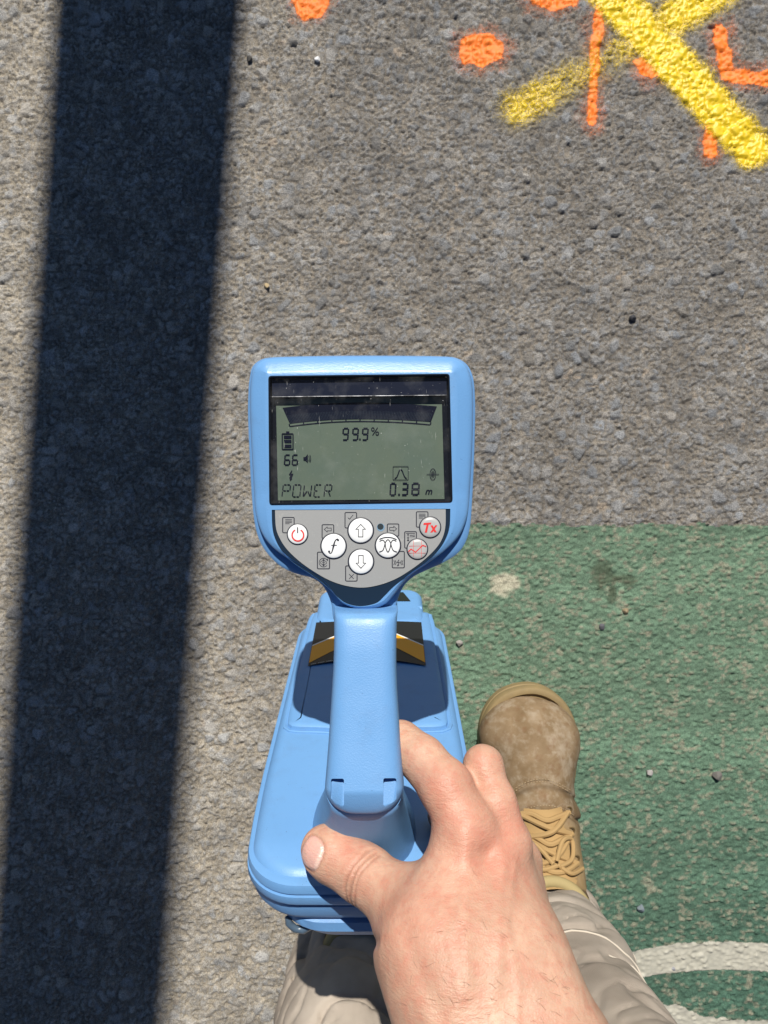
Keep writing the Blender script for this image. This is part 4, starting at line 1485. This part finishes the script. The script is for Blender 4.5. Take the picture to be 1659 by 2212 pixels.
def hand(p):
    f = None
    def chain(c, k):
        r = seg_d(p, c[0][0], c[1][0], c[0][1], c[1][1])
        for a, b in zip(c[1:-1], c[2:]):
            r = smin(r, seg_d(p, a[0], b[0], a[1], b[1]), k)
        return r
    pal = None
    for a, b in PALM:
        d = seg_d(p, a[0], b[0], a[1], b[1])
        pal = d if pal is None else smin(pal, d, 0.012)
    arm = None
    for a, b in ARM:
        d = seg_d(p, a[0], b[0], a[1], b[1])
        arm = d if arm is None else smin(arm, d, 0.018)
    f = smin(pal, arm, 0.016)
    f = smin(f, chain(THB, 0.010), 0.011)
    f = smin(f, chain(IDX, 0.009), 0.010)
    f = smin(f, chain(MID, 0.008), 0.006)
    f = smin(f, chain(RNG_, 0.008), 0.008)
    f = smin(f, chain(PNK, 0.008), 0.008)
    near = np.abs(f) < 0.012
    if near.any():
        q = p[near]; g_ = f[near]
        for pts, dep, wd in CREASE:
            dd = np.full(len(q), 9.0)
            for a, b in zip(pts[:-1], pts[1:]):
                dd = np.minimum(dd, seg_d(q, a, b, 0, 0))
            g_ = g_ + dep * np.exp(-(dd / wd) ** 2)
        g_ = g_ + wrinkle(q)[0]
        upf = sm01((q[:, 2] - 0.470) / 0.02)
        for pts, amp, wd in RIDGES:
            dd = np.full(len(q), 9.0); 
            for a, b in zip(pts[:-1], pts[1:]):
                ab = (b - a)[:2]; t = np.clip(((q[:, :2] - a[:2]) @ ab) / (ab @ ab), 0, 1)
                dd = np.minimum(dd, np.hypot(q[:, 0] - a[0] - t * ab[0], q[:, 1] - a[1] - t * ab[1]))
            g_ = g_ - amp * np.exp(-(dd / wd) ** 2) * upf
        # tendons and soft unevenness
        g_ = g_ - 0.0007 * vnoise(q, 38, 2) - 0.00025 * vnoise(q, 120, 3)
        e, sd = nail_e(q)
        g_ = g_ + sd * (0.00085 * np.exp(-((e - 1.0) / 0.10) ** 2) - 0.0002 * sm01((0.95 - e) / 0.2))
        f = f.copy(); f[near] = g_
    return f


def nail_e(q):
    r = q - nail_c.astype(np.float32)
    a = (r @ th_ax.astype(np.float32)) / 0.0087; b_ = (r @ th_sd.astype(np.float32)) / 0.0100
    e = (np.abs(a) ** 2.6 + np.abs(b_) ** 2.6) ** (1 / 2.6)
    side = sm01(((r @ view.astype(np.float32)) - 0.001) / 0.003)
    return e, side


allp = [c for ch in (IDX, MID, RNG_, PNK, THB) for c in ch] + [c for pr in PALM + ARM for c in pr]
lo = np.min([c[0] - c[1] for c in allp], 0) - 0.012; hi = np.max([c[0] + c[1] for c in allp], 0) + 0.012
V, Q = sdf_mesh(hand, lo, hi, 0.00115, project=1)
person = fast_mesh("person", V, Q, M['skin'], origin=tuple(np.array([0.09, -0.45, 0.0])))
tag(person, "person in beige trousers and tan boots gripping the blue locator with the right hand", "person")
Vf = V.astype(np.float32)
e, sd = nail_e(Vf)
nail = sd * sm01((1.02 - e) / 0.10)
r = Vf - nail_c.astype(np.float32)
along = (r @ th_ax.astype(np.float32)) / 0.0087
set_attr(person, "nail", nail)
set_attr(person, "nail_tip", nail * np.clip(sm01((-along - 0.55) / 0.25) * 0.6 + sm01((along - 0.84) / 0.08) * 0.8, 0, 1))
red = np.zeros(len(V))
for (u, v, d, s) in ((1005, 1800, .43, .022), (1090, 1840, .44, .018), (720, 1880, .48, .010), (755, 1835, .47, .012), (940, 1700, .44, .016), (905, 1990, .42, .02), (1050, 1650, .46, .014), (1125, 1760, .46, .012)):
    red += np.exp(-(np.linalg.norm(V - at(u, v, d), axis=1) / s) ** 2)
set_attr(person, "redness", np.clip(red * 0.55, 0, 0.8))
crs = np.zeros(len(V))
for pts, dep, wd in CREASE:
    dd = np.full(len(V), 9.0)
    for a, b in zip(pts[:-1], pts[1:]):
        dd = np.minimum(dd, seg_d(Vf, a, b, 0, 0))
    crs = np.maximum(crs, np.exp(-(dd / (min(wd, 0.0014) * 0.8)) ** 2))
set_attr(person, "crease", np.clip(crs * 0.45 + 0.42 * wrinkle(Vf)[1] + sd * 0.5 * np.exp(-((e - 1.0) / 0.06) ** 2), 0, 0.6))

# short hairs on forearm and back of the hand
hb = MB()
gn = np.stack([hand(Vf + np.eye(3, dtype=np.float32)[k] * 0.0006) - hand(Vf - np.eye(3, dtype=np.float32)[k] * 0.0006) for k in range(3)], 1)
gn /= np.linalg.norm(gn, axis=1)[:, None] + 1e-9
uu = 829.5 + V[:, 0] / (K * (H - V[:, 2])); vv = 1106 - V[:, 1] / (K * (H - V[:, 2]))
dens = np.clip((vv - 1930) / 230, 0, 1) * (uu > 850) * (gn[:, 2] > 0.05) + 0.08 * (vv > 1840) * (vv < 1990) * (uu > 1000) * (gn[:, 2] > 0.1)
dens *= np.clip(0.35 + (uu - 850) / 420, 0.2, 1.2)
pick = RNG.random(len(V)) < dens * 0.014
for i in np.nonzero(pick)[0]:
    n_ = gn[i]; p0 = V[i]
    dirr = np.array([-0.75 + 0.4 * RNG.normal(), 0.35 + 0.45 * RNG.normal(), 0.0])
    dirr -= n_ * (dirr @ n_); dirr /= np.linalg.norm(dirr) + 1e-9
    ln = 0.003 + 0.005 * RNG.random()
    side = np.cross(n_, dirr) * 0.00006
    bend = np.cross(n_, dirr) * (0.25 * RNG.normal())
    pts = [p0 + n_ * 0.00005, p0 + (dirr + bend * 0.3) * ln * 0.5 + n_ * 0.0009, p0 + (dirr + bend) * ln + n_ * 0.0012]
    hb.add([pts[0] - side, pts[0] + side, pts[1] - side * 0.8, pts[1] + side * 0.8, pts[2] - side * 0.2, pts[2] + side * 0.2], [(0, 1, 3, 2), (2, 3, 5, 4)])
hr = mesh_obj("arm_hair", hb.V, hb.F, M['hair'], person, smooth=False)
tag(hr, kind="stuff")

# ---- trousers (both legs of the one garment)
RA = np.array([0.177, -0.438, 0.105]); LA = np.array([-0.026, -0.487, 0.060])
RK = np.array([0.178, -0.425, 0.50]); LK = np.array([-0.066, -0.590, 0.50])
RH = np.array([0.150, -0.84, 0.62]); LH = np.array([-0.060, -0.90, 0.62])


def trousers(p):
    def leg(a, k_, h_, s):
        mid = a + (k_ - a) * 0.30
        r0, r1 = (0.037, 0.056) if s == 0 else (0.064, 0.064)
        f = smin(seg_d(p, a, mid, r0, r1), seg_d(p, mid, k_, r1, 0.070), 0.03)
        f = smin(f, seg_d(p, k_, h_, 0.070, 0.086), 0.04)
        return f
    f = smin(leg(RA, RK, RH, 0), leg(LA, LK, LH, 1), 0.02)
    near = np.abs(f) < 0.03
    q = p[near]; g_ = f[near]
    z = q[:, 2]
    n1 = vnoise(q, 11, 31); n2 = vnoise(q, 24, 32)
    n3 = vnoise(q * np.array([1, 1, 2.2]), 16, 34)
    fold = np.abs(np.sin((z + 0.45 * q[:, 0] + 0.3 * q[:, 1]) * 44 + 2.6 * n1 + 1.6 * n2))
    wgt = np.clip(1.0 - (z - 0.13) / 0.10, 0.0, 1) ** 1.3
    g_ = g_ + wgt * (0.006 * (1 - fold) ** 3 - 0.007 * fold) + 0.0062 * np.exp(-(n3 / 0.11) ** 2) * np.clip(1.2 - (z - 0.1) / 0.4, 0.2, 1) - 0.0055 * n1 - 0.002 * n2 + 0.0019 * np.exp(-(vnoise(q @ np.array([[0.8, 0.3, 0.5], [-0.3, 0.9, 0.2], [-0.5, -0.2, 0.8]]) * np.array([1, 1, 2.6]), 26, 35) / 0.10) ** 2) - 0.0006 * vnoise(q, 70, 36)
    f = f.copy(); f[near] = g_
    return f


V, Q = sdf_mesh(trousers, (-0.20, -1.00, 0.008), (0.29, -0.30, 0.73), 0.0032, project=1)
tro = fast_mesh("trousers", V, Q, M['cloth'], person)
# stitched seams on the right shin
def on_cloth(pts):
    out = []
    for q in pts:
        a = np.array(q, np.float32)[None]
        for _ in range(14):
            f_ = trousers(a)
            g_ = np.stack([trousers(a + np.eye(3, dtype=np.float32)[k] * 0.002) - trousers(a - np.eye(3, dtype=np.float32)[k] * 0.002) for k in range(3)], 1) / 0.004
            a = a - np.clip(f_, -0.01, 0.01)[:, None] * g_ / np.maximum((g_ * g_).sum(1), 0.3)[:, None] * 0.8
        out.append(a[0])
    return np.array(out)
M['stitch'] = mat("pale stitching", (0.52, 0.46, 0.38), 0.9)
for pts in ([(1240, 2108, .69), (1285, 2108, .685), (1330, 2128, .685), (1362, 2150, .69)], [(1375, 2052, .72), (1366, 2075, .71), (1352, 2100, .70)], [(1290, 2150, .66), (1340, 2180, .66), (1400, 2190, .67)]):
    c = on_cloth(catmull(np.array([at(*q) for q in pts]), 16, False))
    V, F = tube(c, 0.0011, 6)
    mesh_obj("seam", V, F, M['stitch'], tro)


# ---- boots
M['thread'] = mat("tan thread", (0.30, 0.22, 0.13), 0.9)
M['eyelet'] = mat("brass eyelet", (0.22, 0.15, 0.07), 0.4, 0.5, 0.6)
def make_boot(origin, yaw, mirror=1):
    cz, sz = math.cos(yaw), math.sin(yaw)
    Rm = np.array([[cz, -sz, 0], [sz, cz, 0], [0, 0, 1]])
    def W(p):
        p = np.asarray(p, float) * np.array([mirror, 1, 1])
        return p @ Rm.T + np.array(origin)
    def Lc(p):
        return ((p - np.array(origin, np.float32)) @ Rm.astype(np.float32)) * np.array([mirror, 1, 1], np.float32)

    def upper_f(p):
        q = p
        zz = q.copy()
        f = seg_d(q, (0.000, 0.050, 0.048), (0.002, 0.140, 0.050), 0.038, 0.040)
        s = q.copy(); s[:, 0] *= 0.97
        f = smin(f, seg_d(s, (0.002, 0.140, 0.044), (0.000, 0.239, 0.037), 0.041, 0.0455), 0.03)
        f = smin(f, seg_d(s, (0.015, 0.234, 0.034), (-0.013, 0.243, 0.034), 0.0430, 0.0425), 0.02)
        f = smin(f, seg_d(q, (0, 0.205, 0.055), (0, 0.125, 0.094), 0.034, 0.036), 0.025)
        f = smin(f, seg_d(q, (0, 0.085, 0.095), (-0.009, 0.078, 0.185), 0.042, 0.0455), 0.03)
        # creases across the vamp and the toe cap step
        near = np.abs(f) < 0.014
        if near.any():
            r = q[near]; g_ = f[near]
            y = r[:, 1] + 0.9 * r[:, 0] ** 2 / 0.06
            n2 = vnoise(r, 45, 41)
            g_ = g_ + 0.0022 * np.exp(-((y - 0.203 + 0.004 * n2) / 0.0030) ** 2) * (r[:, 2] > 0.03) - 0.0022 * np.exp(-((y - 0.193) / 0.006) ** 2)
            g_ = g_ + 0.0022 * np.exp(-((y - 0.181 + 0.004 * n2) / 0.0035) ** 2) * (r[:, 2] > 0.04)
            g_ = g_ - 0.0010 * n2
            f = f.copy(); f[near] = g_
        f = np.maximum(f, 0.022 - q[:, 2])
        top_z = 0.166 - 0.35 * (q[:, 1] - 0.08) - 0.02 * q[:, 0] * 4
        f = np.maximum(f, q[:, 2] - top_z)
        hole = seg_d(q, (-0.003, 0.082, 0.11), (-0.012, 0.078, 0.25), 0.034, 0.043)
        f = smax(f, -hole, 0.004)
        return f

    V, Q = sdf_mesh(upper_f, (-0.07, -0.01, 0.01), (0.07, 0.31, 0.20), 0.0021, project=1)
    bt = fast_mesh("boot", W(V), Q if mirror > 0 else Q[:, ::-1], M['leather'], person, origin=tuple(origin))
    y = V[:, 1] + 0.9 * V[:, 0] ** 2 / 0.06
    set_attr(bt, "scuff", np.clip(sm01((y - 0.165) / 0.03) * 0.9 + 0.3, 0, 1))
    seam = np.exp(-((y - 0.203) / 0.0022) ** 2) * (V[:, 2] > 0.035) * 0.7 + 0.9 * (np.linalg.norm((V - np.array([0, 0.08, V[:, 2].mean()]))[:, :2], axis=1) < 0.042) * (V[:, 2] > 0.12)
    sidel = np.exp(-((V[:, 1] - 0.125 - 0.9 * (V[:, 2] - 0.05)) / 0.0018) ** 2) * (np.abs(V[:, 0]) > 0.026) * 0.6
    set_attr(bt, "seam", np.clip(seam + sidel, 0, 0.9))
    # sole
    out = [(0, 0.002), (0.026, 0.008), (0.039, 0.035), (0.040, 0.09), (0.042, 0.14), (0.052, 0.19), (0.0575, 0.225), (0.054, 0.258), (0.040, 0.284), (0.016, 0.2985), (-0.010, 0.299), (-0.034, 0.288), (-0.051, 0.262), (-0.056, 0.225), (-0.050, 0.18), (-0.040, 0.14), (-0.038, 0.09), (-0.038, 0.035), (-0.026, 0.008)]
    P2 = catmull(np.array(out) * np.array([1.03, 1.0]), 110); inn_ = inward(P2)
    V = []
    for ins, z in ((0.004, 0.0035), (0.0, 0.006), (0.0, 0.018), (0.0022, 0.0195), (0.0022, 0.021), (-0.0006, 0.0225), (-0.0006, 0.031), (0.001, 0.034), (0.0040, 0.0352), (0.0075, 0.0345), (0.0095, 0.030)):
        zz = z + (0.006 if z > 0.02 else 0.003) * np.clip((P2[:, 1] - 0.22) / 0.08, 0, 1) ** 2
        V.append(np.column_stack([P2 + inn_ * ins, zz]))
    V = np.vstack(V); n_ = len(P2)
    F = rings_faces(11, n_) + [tuple(range(n_))[::-1], tuple(range(10 * n_, 11 * n_))]
    if mirror < 0: F = [f[::-1] for f in F]
    mesh_obj("sole", W(V), F, M['sole'], bt, angle=35)

    def surf(x, y_, lift=0.0):
        z = 0.21
        ps = np.array([[x, y_, zz] for zz in np.linspace(0.21, 0.02, 240)], np.float32)
        hole_free = np.array([0.0])
        f_ = upper_f(ps)
        k = np.argmax(f_ < 0)
        return np.array([x, y_, ps[k, 2] + lift])
    # tongue
    tv = []; tn = 9
    ys = np.linspace(0.182, 0.118, 14)
    for yk in ys:
        hw = 0.021 + 0.004 * (0.182 - yk) / 0.06
        for j in range(tn):
            t = -1 + 2 * j / (tn - 1)
            s_ = surf(t * hw, yk, 0.0022 * (1 - t * t) ** 0.5 + 0.0012 + 0.0012 * math.sin(yk * 300))
            tv.append(s_)
    F = [(i * tn + j, i * tn + j + 1, (i + 1) * tn + j + 1, (i + 1) * tn + j) for i in range(13) for j in range(tn - 1)]
    if mirror < 0: F = [f[::-1] for f in F]
    mesh_obj("tongue", W(tv), F, M['lace'], bt, angle=60)
    # laces: crossing rungs, knot and two loops
    rs = np.random.default_rng(5)
    def lace(pts2, r=0.0030, lift=0.004):
        c = catmull(np.array([surf(x, yy, lift + (z if z else 0)) for x, yy, z in pts2]), 26, False)
        V, F = tube(W(c), r, 8)
        mesh_obj("lace", V, F, M['lace'], bt)
    rows_ = [0.176, 0.156, 0.132]
    for k, yy in enumerate(rows_):
        lace([(-0.027, yy, 0), (-0.014, yy + 0.002, 0.001), (0, yy + 0.003 * rs.normal(), 0.002), (0.014, yy - 0.002, 0.001), (0.029, yy - 0.002, 0)])
        if k < 2:
            lace([(-0.025, yy, 0.001), (0, (yy + rows_[k + 1]) / 2 + 0.002, 0.003), (0.026, rows_[k + 1], 0.001)])
            lace([(0.027, yy - 0.001, 0.001), (0.004, (yy + rows_[k + 1]) / 2 - 0.002, 0.005), (-0.024, rows_[k + 1], 0.001)])
    lace([(0.004, 0.140, 0.006), (0.014, 0.156, 0.009), (0.026, 0.152, 0.006), (0.022, 0.138, 0.006), (0.006, 0.136, 0.007)], 0.0025)
    lace([(0.0, 0.138, 0.006), (-0.016, 0.154, 0.009), (-0.026, 0.144, 0.006), (-0.014, 0.134, 0.006), (0.004, 0.137, 0.007)], 0.0025)
    lace([(0.004, 0.138, 0.007), (0.018, 0.128, 0.006), (0.034, 0.124, 0.004)], 0.0023)
    # eyelets
    for yy in rows_:
        for sx_ in (-1, 1):
            c_ = surf(sx_ * 0.0295, yy, 0.0012)
            th = np.linspace(0, 2 * math.pi, 15)
            V, F = tube(W([c_ + np.array([0.0032 * math.cos(t), 0.0032 * math.sin(t), -abs(0.0032 * math.cos(t)) * 0.2]) for t in th]), 0.0011, 6, caps=False)
            mesh_obj("eyelet", V, F, M['eyelet'], bt)
    # double stitching round the vamp and the toe cap
    for y0_, bow in ((0.2075, 1), (0.2105, 1), (0.186, 1)):
        pts_ = [surf(x, y0_ - bow * 15 * x * x, 0.0004) for x in np.linspace(-0.036, 0.036, 46)]
        sb_ = MB()
        for i_ in range(0, 45, 2):
            V, F = tube(W(pts_[i_:i_ + 2]), 0.0006, 5); sb_.add(V, F)
        sb_.obj("stitching", M['thread'], bt)
    # padded collar and the dark sock inside
    a = np.linspace(0, 2 * math.pi, 48, endpoint=False)
    c = [(-0.008 + 0.0405 * math.cos(t), 0.080 + 0.0435 * math.sin(t), 0.164 - 0.35 * 0.0435 * math.sin(t) - 0.08 * 0.0405 * math.cos(t)) for t in a]
    c.append(c[0])
    V, F = tube(W(c), 0.0062, 12, caps=False)
    mesh_obj("padded_collar", V, F, M['padding'], bt)
    V, F = tube(W([(-0.003, 0.083, 0.10), (-0.005, 0.082, 0.13), (-0.007, 0.080, 0.146)]), [0.035, 0.037, 0.0365], 28)
    mesh_obj("sock", V, F, M['sock'], bt)
    return bt


make_boot((0.186, -0.507, 0.002), math.radians(3.5), 1)
make_boot((-0.026, -0.546, 0.002), math.radians(2.0), -1)
